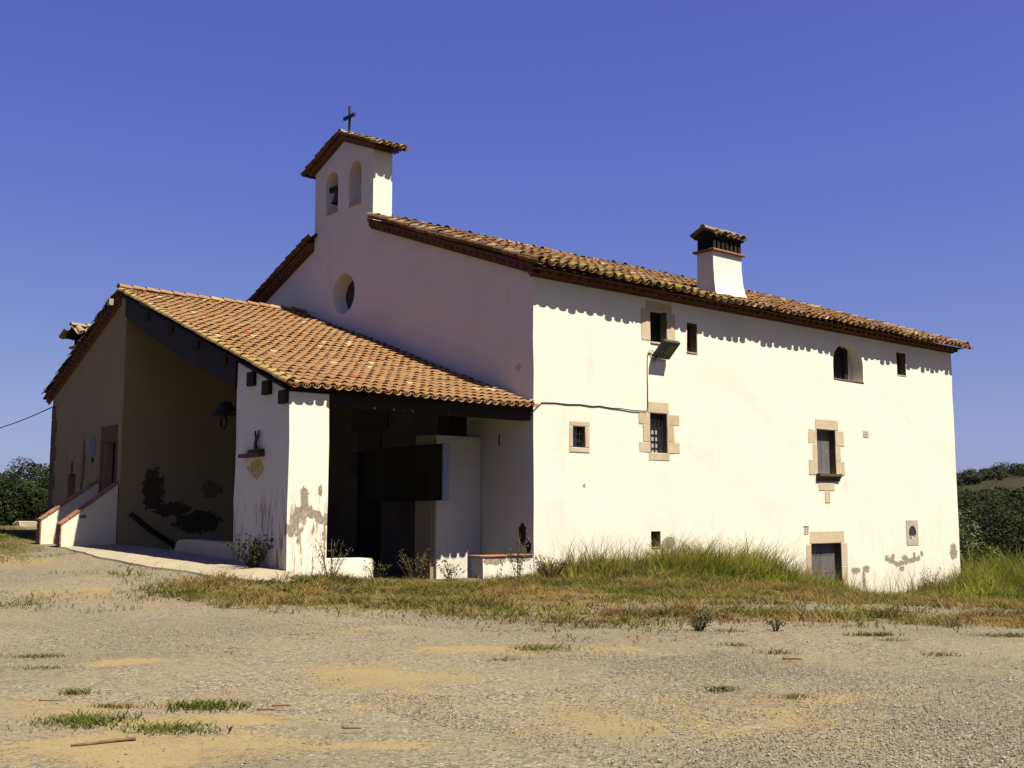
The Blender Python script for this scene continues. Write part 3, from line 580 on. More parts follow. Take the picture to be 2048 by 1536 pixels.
stone(W,12.852,13.33,3.62,4.11); stone(W,12.852,13.13,3.14,3.618); stone(W,12.852,13.33,2.68,3.138)
b=bmesh.new(); prism_x(b,[(.1,2.50),(-.05,2.50),(-.06,2.58),(-.14,2.65),(-.15,2.728),(.1,2.728)],11.74,12.98); mobj('sill',bm_mesh('sill',b,simple('weathered_sill',(.16,.12,.06),.95,.4,6)),W)
stone(W,11.86,12.72,2.20,2.495); stone(W,12.18,12.46,1.82,2.195)
for x0,x1 in ((11.85,12.34),(12.35,12.84)):
    s_=box('shutter',(x0,x1,.2,.236,2.74,4.1),M_shut,W); box('bolt',(x0+.26,x0+.29,.185,.2,3.42,3.46),M_pale,s_)
W=pane('door',11.36,12.98,-2,.57,.26,M_dark); box('shade_lining',(12.971,12.985,-.002,.21,-1.3,.57),M_lining_sill,W)
stone(W,11.29,13.17,.572,.95); stone(W,11.1,11.358,-.2,.56); stone(W,11.1,11.358,-1.2,-.205); stone(W,12.982,13.32,-.15,.57); stone(W,12.982,13.32,-1.3,-.155)
for x0,x1 in ((11.37,12.16),(12.175,12.97)):
    l_=box('door_leaf',(x0,x1,.215,.255,-1.3,.56),M_shut,W)
    for z in (-.9,-.35,.2): box('rail',(x0+.01,x1-.01,.205,.214,z,z+.05),M_shut,l_)
    for z in (-.87,-.32,.23):
        for q in range(4): box('stud',(x0+.12+q*.17,x0+.14+q*.17,.198,.2045,z,z+.02),M_pale,l_)
W=pane('round_vent',17.1,17.46,.6,1.05,.35,M_dark)
bm=bmesh.new(); bx(bm,16.9,17.66,-.02,.06,.41,1.25); bmesh.ops.recalc_face_normals(bm,faces=bm.faces)
mobj('vent_stone',cut(bm_mesh('vent_stone',bm,M_stone),[ccone((17.28,.83),'Y',.235,.235,-.3,.3)],simple('grey_vent_stone',(.5,.42,.34),.95,.3,4,bump=.3),.0),W)
box('stub',(17.2,17.3,-.03,.1,.60,.72),M_pale,W,.01)
W=pane('square_vent',4.16,4.51,.62,1.04,.22,M_dark); box('shade_lining',(4.49,4.515,-.002,.218,.622,1.04),M_lining_sill,W); stone(W,4.15,4.52,.575,.618,-.012,.3,'sill',M_brick)
vg=box('vent_grille',(14.47,14.79,-.012,.02,3.97,4.2),M_plate,HOUSE)
for k in range(5): box('slat',(14.5,14.76,-.02,-.013,3.99+k*.04,4.005+k*.04),M_plate,vg)
# doorway on the chapel gable under the porch
W=box('chapel_door',(-.03,.05,6.55,7.75,-.5,3.3),M_wood,HOUSE)
for b_ in ((6.2,8.1,3.9,4.72),(6.55,7.75,3.32,3.88),(6.2,6.54,2.6,3.3),(7.76,8.1,2.6,3.3)): box('stone',(-.05,.03,b_[0],b_[1],b_[2],b_[3]),simple('dark_portal_stone',(.10,.075,.05),.95,.3,4),W,.012)
# ================================================================== porch annex
ANX=thing('porch_annex','low white annex with open porch, brown tiled roof and flaking corner pillar','annex',(-3,6,0))
def ab(y): return 4.03+.335*(y+.2) if y<=11 else 7.782-.32*(y-11)
bm=bmesh.new(); prism_x(bm,[(10.5,-1),(17.75,-1),(17.75,ab(17.75)-.1),(11,ab(11)-.1),(10.5,ab(10.5)-.1)],gx,-.01); bmesh.ops.recalc_face_normals(bm,faces=bm.faces)
grid_cut(bm,.8,(-6.2,10.5,-1),(0,17.75,7.7))
bmall=bmesh.new()
for c in (cbox(-6.6,-5.55,10.98,12.12,1.9,3.56),cbox(-6.6,-5.5,14.75,15.6,1.7,2.72)):
    t=bpy.data.meshes.new('t'); bmesh.ops.recalc_face_normals(c,faces=c.faces); c.to_mesh(t); c.free(); bmall.from_mesh(t); bpy.data.meshes.remove(t)
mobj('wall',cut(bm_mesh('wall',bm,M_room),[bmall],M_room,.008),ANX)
# corner pillar
bm=bmesh.new(); prism_x(bm,[(0,-.6),(2.65,-.6),(2.65,ab(2.65)-.1),(0,ab(0)-.1)],gx,-5.70); bmesh.ops.recalc_face_normals(bm,faces=bm.faces)
grid_cut(bm,.6,(-6.63,0,-.6),(-5.7,2.65,5)); mobj('pillar',wobble(bm_mesh('pillar',bm,M_pillar),.012,M_pillar),ANX)
# low walls
def lowwall(pts,mat,name='low_wall'):
    bm=bmesh.new(); prism_y(bm,pts,.0,.42); bmesh.ops.recalc_face_normals(bm,faces=bm.faces); grid_cut(bm,.4,(-6,0,-1),(0,.4,1)); return mobj(name,wobble(bm_mesh(name,bm,mat),.012,mat),ANX)
lowwall([(-5.698,-.8),(-4.56,-.8),(-4.56,.55),(-4.62,.585),(-5.698,.60)],M_low)
lw=lowwall([(-1.58,-.8),(-.012,-.8),(-.012,.52),(-1.58,.52)],M_low)
for k in range(6): box('cap_tile',(-1.66+k*.275,-1.66+k*.275+.268,-.04,.46,.528,.555),M_brick,lw,.006,.004)
bm=bmesh.new(); prism_x(bm,[(2.655,-.5),(6.2,-.5),(6.2,.62),(6.1,.80),(5.9,.88),(5.5,.90),(2.655,.87)],gx,lambda y:gx(y)+.42); bmesh.ops.recalc_face_normals(bm,faces=bm.faces)
grid_cut(bm,.5,(-6.6,2.65,-.5),(-5.8,6.2,.9)); M_bench=plaster('plaster_bench',base=(.62,.54,.36),dirtamt=.8); mobj('low_wall',wobble(bm_mesh('low_wall',bm,M_bench),.012,M_bench),ANX)
# partition inside the porch
pw=box('partition_wall',(-1.40,-.012,2.0,2.72,-.9,3.45),M_ptn,ANX,.015)
box('side_pier',(-1.52,-1.402,2.10,2.75,-.9,3.45),M_room,pw)
box('post',(-.95,-.42,2.1,2.6,3.452,ab(2.2)-.08),M_wood,ANX,.02)
# floor, beams, purlins
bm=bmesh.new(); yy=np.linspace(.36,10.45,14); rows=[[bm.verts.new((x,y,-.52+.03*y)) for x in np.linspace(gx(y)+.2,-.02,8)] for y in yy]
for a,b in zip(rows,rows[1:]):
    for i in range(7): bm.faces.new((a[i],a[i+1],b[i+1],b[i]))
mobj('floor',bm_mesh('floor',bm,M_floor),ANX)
box('threshold',(-4.55,-1.6,.02,.38,-.7,.03),M_conc,ANX,.015,.01)
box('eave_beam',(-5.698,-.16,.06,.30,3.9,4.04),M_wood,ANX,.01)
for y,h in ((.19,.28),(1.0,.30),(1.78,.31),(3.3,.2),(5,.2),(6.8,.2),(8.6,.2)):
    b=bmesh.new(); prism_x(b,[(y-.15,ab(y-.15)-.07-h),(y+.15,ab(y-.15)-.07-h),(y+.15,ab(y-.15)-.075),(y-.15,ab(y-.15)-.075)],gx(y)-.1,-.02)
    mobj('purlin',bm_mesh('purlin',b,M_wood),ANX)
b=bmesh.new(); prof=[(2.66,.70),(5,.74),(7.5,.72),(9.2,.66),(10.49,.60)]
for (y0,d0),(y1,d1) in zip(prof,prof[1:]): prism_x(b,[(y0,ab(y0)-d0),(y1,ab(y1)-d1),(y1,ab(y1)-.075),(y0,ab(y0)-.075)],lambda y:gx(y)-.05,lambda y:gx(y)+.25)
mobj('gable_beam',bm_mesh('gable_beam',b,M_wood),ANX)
# roof
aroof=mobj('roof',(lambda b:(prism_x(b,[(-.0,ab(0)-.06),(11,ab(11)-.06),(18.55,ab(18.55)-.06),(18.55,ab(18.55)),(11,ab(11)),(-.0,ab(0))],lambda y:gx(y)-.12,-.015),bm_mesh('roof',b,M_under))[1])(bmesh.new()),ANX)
T_new=tile_mesh('tile',.46,.108,.088,M_tnew); P_new=tile_mesh('channel_tile',.46,.105,.09,M_tnew)
V=Vector((0,1,.335)).normalized()
asag=lambda p:.025*math.sin(p.x*.9+p.y*.3)+.015*math.sin(p.y*1.1+1)
tile_roof(aroof,Vector((-6.875,-.135,ab(-.135))),Vector((1,0,0)),V,6.75,11.2/V.y,.25,.35,T_new,P_new,M_tnew,292,keep=lambda p:p.x>gx(p.y)-.02,rough=1.15,seed=31,sag=asag,edge=lambda p:(M_tverge if p.x<gx(p.y)+.16 and p.y<7 else None))
V=Vector((0,-1,.32)).normalized()
tile_roof(aroof,Vector((-6.375,18.6,ab(18.6))),Vector((1,0,0)),V,6.25,7.6/abs(V.y),.25,.35,T_new,P_new,M_tnew,0,keep=lambda p:p.x>gx(p.y)-.02,rough=1.5,seed=32)
tile_line('verge_tile',aroof,Vector((gx(-.14)-.07,-.14,ab(-.14)+.05)),Vector((gx(10.8)-.07,10.8,ab(10.8)+.05)),.35,T_new,lift=.06,rough=1.2,seed=33,mats=[M_tverge])
tile_line('verge_tile',aroof,Vector((gx(18.6)-.07,18.6,ab(18.6)+.05)),Vector((gx(11.1)-.07,11.1,ab(11.1)+.05)),.35,T_new,lift=.06,rough=2,seed=34,mats=[M_told])
T_rg=tile_mesh('ridge_tile',.46,.13,.11,M_tnew)
tile_line('ridge_tile',aroof,Vector((gx(11)-.12,11,ab(11)+.09)),Vector((-.02,11,ab(11)+.09)),.40,T_rg,lift=.06,rough=1.2,seed=35,mats=[M_tnew,M_tverge,M_tnew])
box('ridge_mortar',(gx(11)+.05,-.02,10.9,11.1,ab(11)-.02,ab(11)+.13),simple('mossy_mortar',(.22,.17,.08),.95,.4,6),aroof)
def acourse(d0,d1,o):
    bm=bmesh.new(); prism_x(bm,[(11.0,ab(11)-d0),(18.2,ab(18.2)-d0),(18.2,ab(18.2)-d1),(11.0,ab(11)-d1)],lambda y:gx(y)-o,lambda y:gx(y)+.02); mobj('verge_course',bm_mesh('verge_course',bm,M_corn),aroof)
acourse(.36,.30,.05); acourse(.297,.18,.10); acourse(.177,.064,.11)
T_va=tile_mesh('verge_brick',.16,.085,.085,M_corn,th=.02); y=11.15
while y<18:
    m=frame(Vector((gx(y)-.2,y,ab(y)-.285)),Vector((.0585,1,-.32)).normalized(),Vector((1,-.0585,0)).normalized()); adopt(bpy.data.objects.new('verge_brick',T_va),aroof,m); y+=.3
box('mortar_fillet',(-.06,-.012,-.1,.12,4.13,4.26),M_plain,aroof,.02,.012)
# rear chimney of the annex
b=bmesh.new(); bx(b,-5.25,-4.35,16.35,17.2,5,6.93); c2=mobj('chimney',bm_mesh('chimney',b,M_plain),ANX)
box('cap_course',(-5.33,-4.27,16.27,17.28,6.932,6.99),M_brick,c2,.01)
for x in (-5.2,-4.86,-4.52):
    for y in (16.42,17.0): box('flue_brick',(x,x+.14,y,y+.12,6.992,7.36),M_dark,c2)
c2b=lambda y:7.66-.55*abs(y-16.85)
crf=mobj('chimney_roof',(lambda b:(prism_x(b,[(16.25,c2b(16.25)-.05),(16.85,c2b(16.85)-.05),(17.45,c2b(17.45)-.05),(17.45,c2b(17.45)),(16.85,c2b(16.85)),(16.25,c2b(16.25))],-5.38,-4.2),bm_mesh('chimney_roof',b,M_dark))[1])(bmesh.new()),ANX)
for s,y0 in ((1,16.18),(-1,17.52)):
    v=Vector((0,s,.55)).normalized(); tile_roof(crf,Vector((-5.42,y0,c2b(y0))),Vector((1,0,0)),v,1.28,.67/abs(v.y)+.2,.32,.62,T_c,P_c,M_toldv,10,rough=1.5,seed=41+s)
tile_line('ridge_tile',crf,Vector((-5.44,16.85,7.67)),Vector((-4.2,16.85,7.67)),.5,T_c,lift=0,rough=1,seed=42,mats=[M_toldv])
# door and window of the room
def gbox(name,y0,y1,z0,z1,o0,o1,mat,parent):
    b=bmesh.new(); hexa(b,[(gx(y0)+o0,y0,z0),(gx(y0)+o1,y0,z0),(gx(y1)+o1,y1,z0),(gx(y1)+o0,y1,z0),(gx(y0)+o0,y0,z1),(gx(y0)+o1,y0,z1),(gx(y1)+o1,y1,z1),(gx(y1)+o0,y1,z1)]); return mobj(name,bm_mesh(name,b,mat),parent)
M_dst=simple('brown_stone',(.13,.09,.05),.95,.4,4,bump=.3)
dr=gbox('door',10.98,12.12,1.9,3.56,.28,.33,M_wood,ANX)
gbox('stone',10.86,12.34,3.562,4.0,-.015,.1,M_dst,dr); gbox('stone',10.80,10.978,1.9,3.56,-.015,.1,M_dst,dr); gbox('stone',12.122,12.36,1.9,3.56,-.015,.1,M_dst,dr)
gbox('handle',11.12,11.17,2.75,2.87,.26,.279,M_alu,dr)
gbox('window',14.75,15.6,1.7,2.72,.25,.3,M_dark,ANX)
for k in range(9):
    z=.9+k*.46; gbox('quoin',17.3-(.2 if k%2 else 0),17.77,z,z+.44,-.012,.1,M_dst,ANX)
# stair with two sloping parapets
ST=thing('entrance_stair','outdoor stair with two sloping white parapets edged in red brick','stair',(-7,11.6,.6))
def parapet(y0,y1,x0,x1,zl,zh,zb):
    b=bmesh.new(); prism_y(b,[(x0,zb),(x1,zb),(x1,zh),(x0,zl)],y0,y1); bmesh.ops.recalc_face_normals(b,faces=b.faces); grid_cut(b,.4,(x0,y0,zb),(x1,y1,zh)); p=mobj('parapet',wobble(bm_mesh('parapet',b,M_stair),.008,M_stair),ST)
    L=math.hypot(x1-x0,zh-zl); n_=int(L/.24); dx,dz=(x1-x0)/n_,(zh-zl)/n_
    for k in range(n_):
        q=random.uniform(-.006,.006); b=bmesh.new(); xa=x0-.03+k*dx; za=zl+k*dz-.03*(zh-zl)/(x1-x0)
        hexa(b,[(xa,y0-.025,za+.003),(xa+dx*.96,y0-.025,za+dz*.96+.003),(xa+dx*.96,y1+.02,za+dz*.96+.003),(xa,y1+.02,za+.003),(xa,y0-.025,za+.05+q),(xa+dx*.96,y0-.025,za+dz*.96+.05+q),(xa+dx*.96,y1+.02,za+dz*.96+.05+q),(xa,y1+.02,za+.05+q)])
        mobj('brick',bm_mesh('brick',b,M_brick),p)
    k=0; z=zb+.3
    while z<zl-.06:
        box('brick',(x0-.04,x0-.003,y0-.012,y1+.012,z,min(z+.13,zl)),M_brick,p,.005,.004); z+=.14
parapet(10.62,10.92,-7.5,-6.02,1.21,2.32,.1); parapet(12.35,12.63,-7.48,-5.93,1.33,2.42,.1)
for k in range(6):
    x0=-7.3+k*.225; box('step',(x0,-5.98,10.925,12.345,.3+k*.22,.62+k*.22),M_conc,ST,.008)
# ================================================================== things on and round the buildings
X_=thing('iron_cross','slim dark iron cross standing on the belfry roof','cross',(.3,9.05,13.2))
b=bmesh.new(); bx(b,.27,.33,9.02,9.09,13.2,14.33); mobj('post',bm_mesh('post',b,M_iron),X_); box('arm',(.262,.338,8.74,9.39,13.94,14.03),M_iron,X_)
BL=thing('church_bell','small dark bronze bell hanging in the left belfry opening','bell',(.16,9.4,11.3))
pr=[(.21,0),(.19,.05),(.14,.16),(.115,.3),(.10,.38),(.05,.43),(0,.44)]; vs=[];fs=[]
for r,h in pr:
    for k in range(16): t=k*math.pi/8; vs.append((.16+r*math.cos(t),9.44+r*math.sin(t),11.22+h))
for i in range(len(pr)-1):
    for k in range(16): fs.append((i*16+k,i*16+(k+1)%16,(i+1)*16+(k+1)%16,(i+1)*16+k))
mobj('bell_body',mesh_from('bell_body',vs,fs,M_bronze,True),BL); box('headstock',(.10,.22,9.17,9.87,11.66,11.80),M_wood,BL); tube('clapper',[(.16,9.44,11.5),(.16,9.44,11.14)],.02,M_iron,BL)
FL=thing('floodlight','black floodlight bracketed under the top left window of the sunlit wall','floodlight',(4.5,-.1,5.7))
b=bmesh.new(); A=Vector((0,-.42,.40)); Nn=Vector((0,-.40,-.42)).normalized(); p0=Vector((4.24,-.10,5.66)); uu=Vector((.62,0,0))
def slab(bm,o,u,v,nv): hexa(bm,[o,o+u,o+u+v,o+v,o+nv,o+u+nv,o+u+v+nv,o+v+nv])
slab(b,p0,uu,A,-Nn*.10); mobj('housing',bm_mesh('housing',b,M_iron),FL)
b=bmesh.new(); slab(b,p0+uu*.42+A*.25,uu*.46,A*.62,Nn*.006); mobj('lens',bm_mesh('lens',b,simple('lamp_glass',(.15,.145,.11),.2,.2,3,spec=.5)),FL)
b=bmesh.new(); slab(b,p0+uu*.2+A*.35,uu*.05,A*.12,Nn*.008); mobj('label_plate',bm_mesh('label_plate',b,M_pale),FL)
tube('bracket',[(4.33,.0,5.62),(4.33,-.12,5.60),(4.36,-.14,5.70)],.018,M_alu,FL); box('wall_mount',(4.27,4.4,-.03,.0,5.56,5.68),M_pale,FL)
cp=[(-.16,3.93),(-.02,3.99),(.26,4.205),(.69,4.225),(1.1,4.215),(1.55,4.24),(2.0,4.22),(2.26,4.245),(2.7,4.215),(3,4.225),(3.5,4.20),(4.03,4.215),(4.07,4.3),(4.075,4.79),(4.07,5.3),(4.08,5.66),(4.14,5.80),(4.24,5.80),(4.32,5.70)]
tag(tube('power_cable',[(x,-.018+.006*math.sin(i),z) for i,(x,z) in enumerate(cp)],.013,M_cable),'thin black cable stapled along the sunlit wall to the floodlight','cable')
tag(tube('power_cable',[(4.09,-.018,5.7),(4.12,-.05,5.84),(4.2,-.08,5.86),(4.34,-.10,5.72)],.010,M_cable),'short black cable looping into the side of the floodlight','cable')
wp=[Vector((-5.6,17.8,5.0)),Vector((-3.0,45.0,5.6))]; tag(tube('overhead_wire',[wp[0].lerp(wp[1],t)+Vector((0,0,-1.6*t*(1-t))) for t in np.linspace(0,1,14)],.018,M_cable),'thin overhead wire leaving the far left eave of the annex','wire')
NP=thing('house_number','small pale number plate left of the grey door','number plate',(11.12,-.01,1.0))
box('plate',(11.0,11.24,-.016,-.002,.86,1.09),M_plate,NP,.003); box('top_rim',(10.99,11.25,-.03,-.001,1.092,1.11),M_ink,NP)
fc=bpy.data.curves.new('lettering','FONT'); fc.body='17'; fc.size=.21; fc.align_x='CENTER'; fc.extrude=.001; fc.materials.append(M_ink)
fo=bpy.data.objects.new('tmp',fc); COL.objects.link(fo); dg=bpy.context.evaluated_depsgraph_get(); dg.update(); lm=bpy.data.meshes.new_from_object(fo.evaluated_get(dg)); bpy.data.objects.remove(fo); lm.materials.clear(); lm.materials.append(M_ink)
adopt(bpy.data.objects.new('lettering',lm),NP,Matrix.Translation((11.12,-.0185,.895))@Matrix.Rotation(math.pi/2,4,'X'))
SH=thing('wall_shelf','little stone shelf on the shaded face of the corner pillar','shelf',(-6.6,1.63,2.75))
gbox('board',1.12,2.14,2.72,2.80,-.16,.01,M_dst,SH); gbox('ledge',1.14,1.75,2.802,2.88,-.12,.01,M_dst,SH)
tag(tube('iron_prong',[(-6.62,1.42,2.883),(-6.63,1.43,3.0),(-6.62,1.40,3.12)],.045,M_iron,seg=7,taper=.8),'dark forked iron stub standing on the pillar shelf','iron stub')
stub=bpy.data.objects['iron_prong']
for dy in (-.07,.06): tube('prong',[(-6.62,1.40,3.08),(-6.62,1.40+dy,3.19),(-6.62,1.40+dy*1.2,3.27)],.03,M_iron,stub,6,.7)
LA=thing('porch_lantern','dark iron lantern on a bar inside the left porch opening','lantern',(-6.2,3.4,4.0))
tube('bar',[(gx(2.7)+.2,2.655,3.80),(gx(3.4)+.2,3.45,3.82),(gx(4)+.2,3.9,3.83)],.022,M_wood,LA)
b=bmesh.new(); bmesh.ops.create_cone(b,cap_ends=True,segments=10,radius1=.34,radius2=.12,depth=.3,matrix=Matrix.Translation((gx(3.7)+.2,3.75,3.93))); mobj('shade',bm_mesh('shade',b,M_wood),LA)
tube('ring',[(gx(3.9)+.2,3.85+.15*math.cos(t),3.62+.15*math.sin(t)) for t in np.linspace(0,2*math.pi,16)],.025,M_wood,LA)
NB=thing('notice_board','broad dark board with blue grey edge hung inside the porch','board',(-1.6,3,2.5))
box('panel',(-1.62,-1.53,1.45,4.9,1.83,3.2),M_board,NB); box('edge_strip',(-1.66,-1.49,1.40,1.448,1.82,3.21),M_alu,NB)
tag(tube('leaning_pole',[(-5.7,10.44,1.50),(-5.1,10.4,1.02),(-4.3,10.36,.42+.12)],.07,M_wood,seg=6),'dark timber rail sloping down along the porch back wall','rail')
JB=gbox('junction_box',10.98,11.18,7.4,7.58,-.36,-.24,simple('grey_box',(.38,.33,.25)),None); tag(JB,'pale box fixed at the apex of the annex gable','junction box')
PN=gbox('wall_notice',12.88,13.42,3.2,3.76,-.012,-.002,M_poster,None); tag(PN,'narrow blue grey notice left of the stair door','notice')
IH=gbox('iron_hook',13.0,13.1,3.0,3.14,-.06,-.003,M_iron,None); tag(IH,'small dark iron hook under the blue grey notice','hook')
SB=box('stone_slab',(-4.45,-3.55,24.7,25.3,.75,1.16),M_conc,None,.06,.05); tag(SB,'weathered pale stone slab lying in front of the round bush','stone')
# ================================================================== vegetation
def blades(name,x,y,h,wd,lean,col,mat,parent=None,z=None,kind='stuff',curl=.35):
    """grass blades: base quad and tip, 5 vertices each"""
    n=len(x); z=gz(x,y)-.02 if z is None else z
    a=RNG.uniform(0,2*math.pi,n); ax,ay=np.cos(a),np.sin(a); la=RNG.uniform(0,2*math.pi,n); lx,ly=np.cos(la)*lean*h,np.sin(la)*lean*h
    V=np.empty((n,5,3)); B=np.stack([x,y,z],1); S=np.stack([ax*wd,ay*wd,0*wd],1)
    mid=B+np.stack([lx*.3,ly*.3,h*.55],1); tip=B+np.stack([lx,ly,h*(1-curl*np.minimum(lean,1)*RNG.random(n))],1)
    V[:,0]=B-S; V[:,1]=B+S; V[:,2]=mid+S*.75; V[:,3]=mid-S*.75; V[:,4]=tip
    off=(np.arange(n)*5)[:,None]; L=(off+np.array([0,1,2,3,3,2,4])).ravel(); st=(np.arange(n)*7)[:,None]+np.array([0,4]); 
    C=np.repeat(col,5,0)
    o=mobj(name,fast_mesh(name,V.reshape(-1,3),L,st.ravel(),mat,C),parent)
    if kind: o['kind']=kind
    return o
def mixcol(t,a,b,var=.16):
    n=len(t); c=np.outer(1-t,a)+np.outer(t,b); return c*(1+var*(RNG.random((n,1))*2-1))
def scatter(n,x0,x1,y0,y1,f,maxd=None):
    x=RNG.uniform(x0,x1,n); y=RNG.uniform(y0,y1,n); k=f(x,y)>RNG.random(n); return x[k],y[k]
DRY=np.array([.33,.23,.075]); STRAW=np.array([.40,.29,.11]); OLV=np.array([.175,.16,.032]); GRN=np.array([.10,.155,.02]); LIME=np.array([.36,.38,.05])
inhouse=lambda x,y:((x>-.02)&(x<20.55)&(y>-.03)&(y<14.3))|((x>gx(y)-.02)&(x<0)&(y>-.03)&(y<17.8))
# short dry and green turf
def short(name,n,box_,f):
    x,y=scatter(n,*box_,f); k=~inhouse(x,y)&~((y>-.9)&(y<10.4)&(x>np.interp(y,[-1.15,-.6,.32,2.84,6.75,10.5],[-7.1,-7.65,-7.9,-8.1,-7.9,-7.4]))&(x<-5.5)&~((x>-6.75)&(y<.1)&(RNG.random(len(x))<.5))); x,y=x[k],y[k]
    m=vnoise(x,y,1.4,21)*.6+vnoise(x,y,.5,22)*.4; near=np.clip(1+y/5,0,1)
    t=np.clip((m-.38)*3.5+.5*near,0,1)
    col=np.where(RNG.random((len(x),1))<.15,mixcol(RNG.random(len(x)),STRAW,DRY),mixcol(t,DRY,OLV)); g2=np.clip((vnoise(x,y,.7,23)-.58)*6,0,.85)[:,None]; col=col*(1-g2)+g2*mixcol(RNG.random(len(x)),GRN,OLV); dk=np.clip((vnoise(x,y,.4,63)-.6)*5,0,.7)[:,None]; col=col*(1-dk)+dk*np.array([.15,.10,.04])
    cl_=vnoise(x,y,.33,61)**2*1.5+vnoise(x,y,.12,62)**2*.9; h=(.025+.10*RNG.random(len(x))**1.3)*(.35+1.25*cl_)*(1+np.where(x>2,.5,.15)*near)*(.6+.8*vnoise(x,y,.6,24)); blades(name,x,y,h,np.full(len(x),.0075)*(1+.5*RNG.random(len(x))),.6+1.3*RNG.random(len(x)),col,M_grass)
def holes(x,y):
    o=np.clip((-y-2.5)/5,0,1); return 1-o*np.clip(1.5*vnoise(x,y,1.7,71)+.7*vnoise(x,y,.5,72)-.35,0,.92)
dens=lambda x,y: gsoft(x,y)**1.5*holes(x,y)*np.clip((vnoise(x,y,.8,25)*.7+vnoise(x,y,.3,26)*.5)*1.15-.1,0,1)
short('dry_grass',1000000,(-9.6,21,-14.5,3.2),dens)
short('dry_grass',60000,(20,48,-24,6),dens)
def lg(x,y): return gsoft(x,y)*np.clip(vnoise(x,y,1.1,27)*1.5-.25,0,1)
x,y=scatter(230000,-14,-4.5,-2.5,31,lg); k=~inhouse(x,y)&~((x>-7.8)&(y>10.3)&(y<12.8)&(x<-5.9))&~inpoly(x,y,STRIP); x,y=x[k],y[k]
blades('green_grass',x,y,.03+.085*RNG.random(len(x)),np.full(len(x),.007),.5+1.0*RNG.random(len(x)),mixcol(np.clip(vnoise(x,y,.9,28)*1.6-.3,0,1),GRN,OLV),M_grass)
# tall green grass against the wall
def tall(name,n,box_,hf,colf,w_=.011):
    x,y=scatter(n,*box_,lambda x,y:np.clip(hf(x,y)*.9,0,1)); k=~inhouse(x,y); x,y=x[k],y[k]; h=hf(x,y)*(.3+.55*RNG.random(len(x))+.75*RNG.random(len(x))**5)
    blades(name,x,y,h,np.full(len(x),w_)*(.7+.6*RNG.random(len(x))),.25+.75*RNG.random(len(x)),colf(x,y),M_grass)
def h1(x,y):
    e=np.exp(-((x-6.5)/3.1)**4)*.85+.35*np.exp(-((x-10.4)/1.3)**2)+.22*np.exp(-((x-12.6)/1.6)**2)+.4*np.exp(-((x-1.6)/2.4)**2)+.18
    return e*np.clip((y+2.3)/1.2,0,1)*(.25+.7*vnoise(x,y,.55,31)+.55*vnoise(x,y,.2,35))
def c1(x,y):
    t=np.clip(vnoise(x,y,.9,32)*1.8-.3+.25*np.exp(-((x-9)/2.2)**2)+.25*(RNG.random(len(x))-.5),0,1); c=mixcol(t,GRN,LIME); d=(RNG.random(len(x))<.18+.25*(x<4.6))[:,None]; return np.where(d,mixcol(RNG.random(len(x)),DRY,OLV),c)
tall('tall_grass',52000,(-.1,14.5,-2.4,-.06),h1,c1)
def h2(x,y): return (1.4*np.exp(-((x-21.3)/2.6)**2)+.4*np.exp(-((x-16.8)/2.2)**2)+.8*np.exp(-((x-26)/4)**2))*np.clip((y+5.0)/2.6,0,1)*(.55+.7*vnoise(x,y,.8,33))
tall('tall_grass',80000,(13.5,31,-5,2.5),h2,c1,.012)
# seed stems above the tall grass
xs=np.r_[RNG.uniform(.3,14,1100),RNG.uniform(3.5,11,700),RNG.uniform(15.0,20.4,420)]; ys_=-RNG.uniform(.1,1.2,len(xs)); hs=np.where(xs<11.5,.6,.4)+.75*RNG.random(len(xs))**1.6
blades('seed_stems',xs,ys_,hs,np.full(len(xs),.006),.2+.4*RNG.random(len(xs)),mixcol(RNG.random(len(xs)),OLV,STRAW),M_grass,curl=.1)
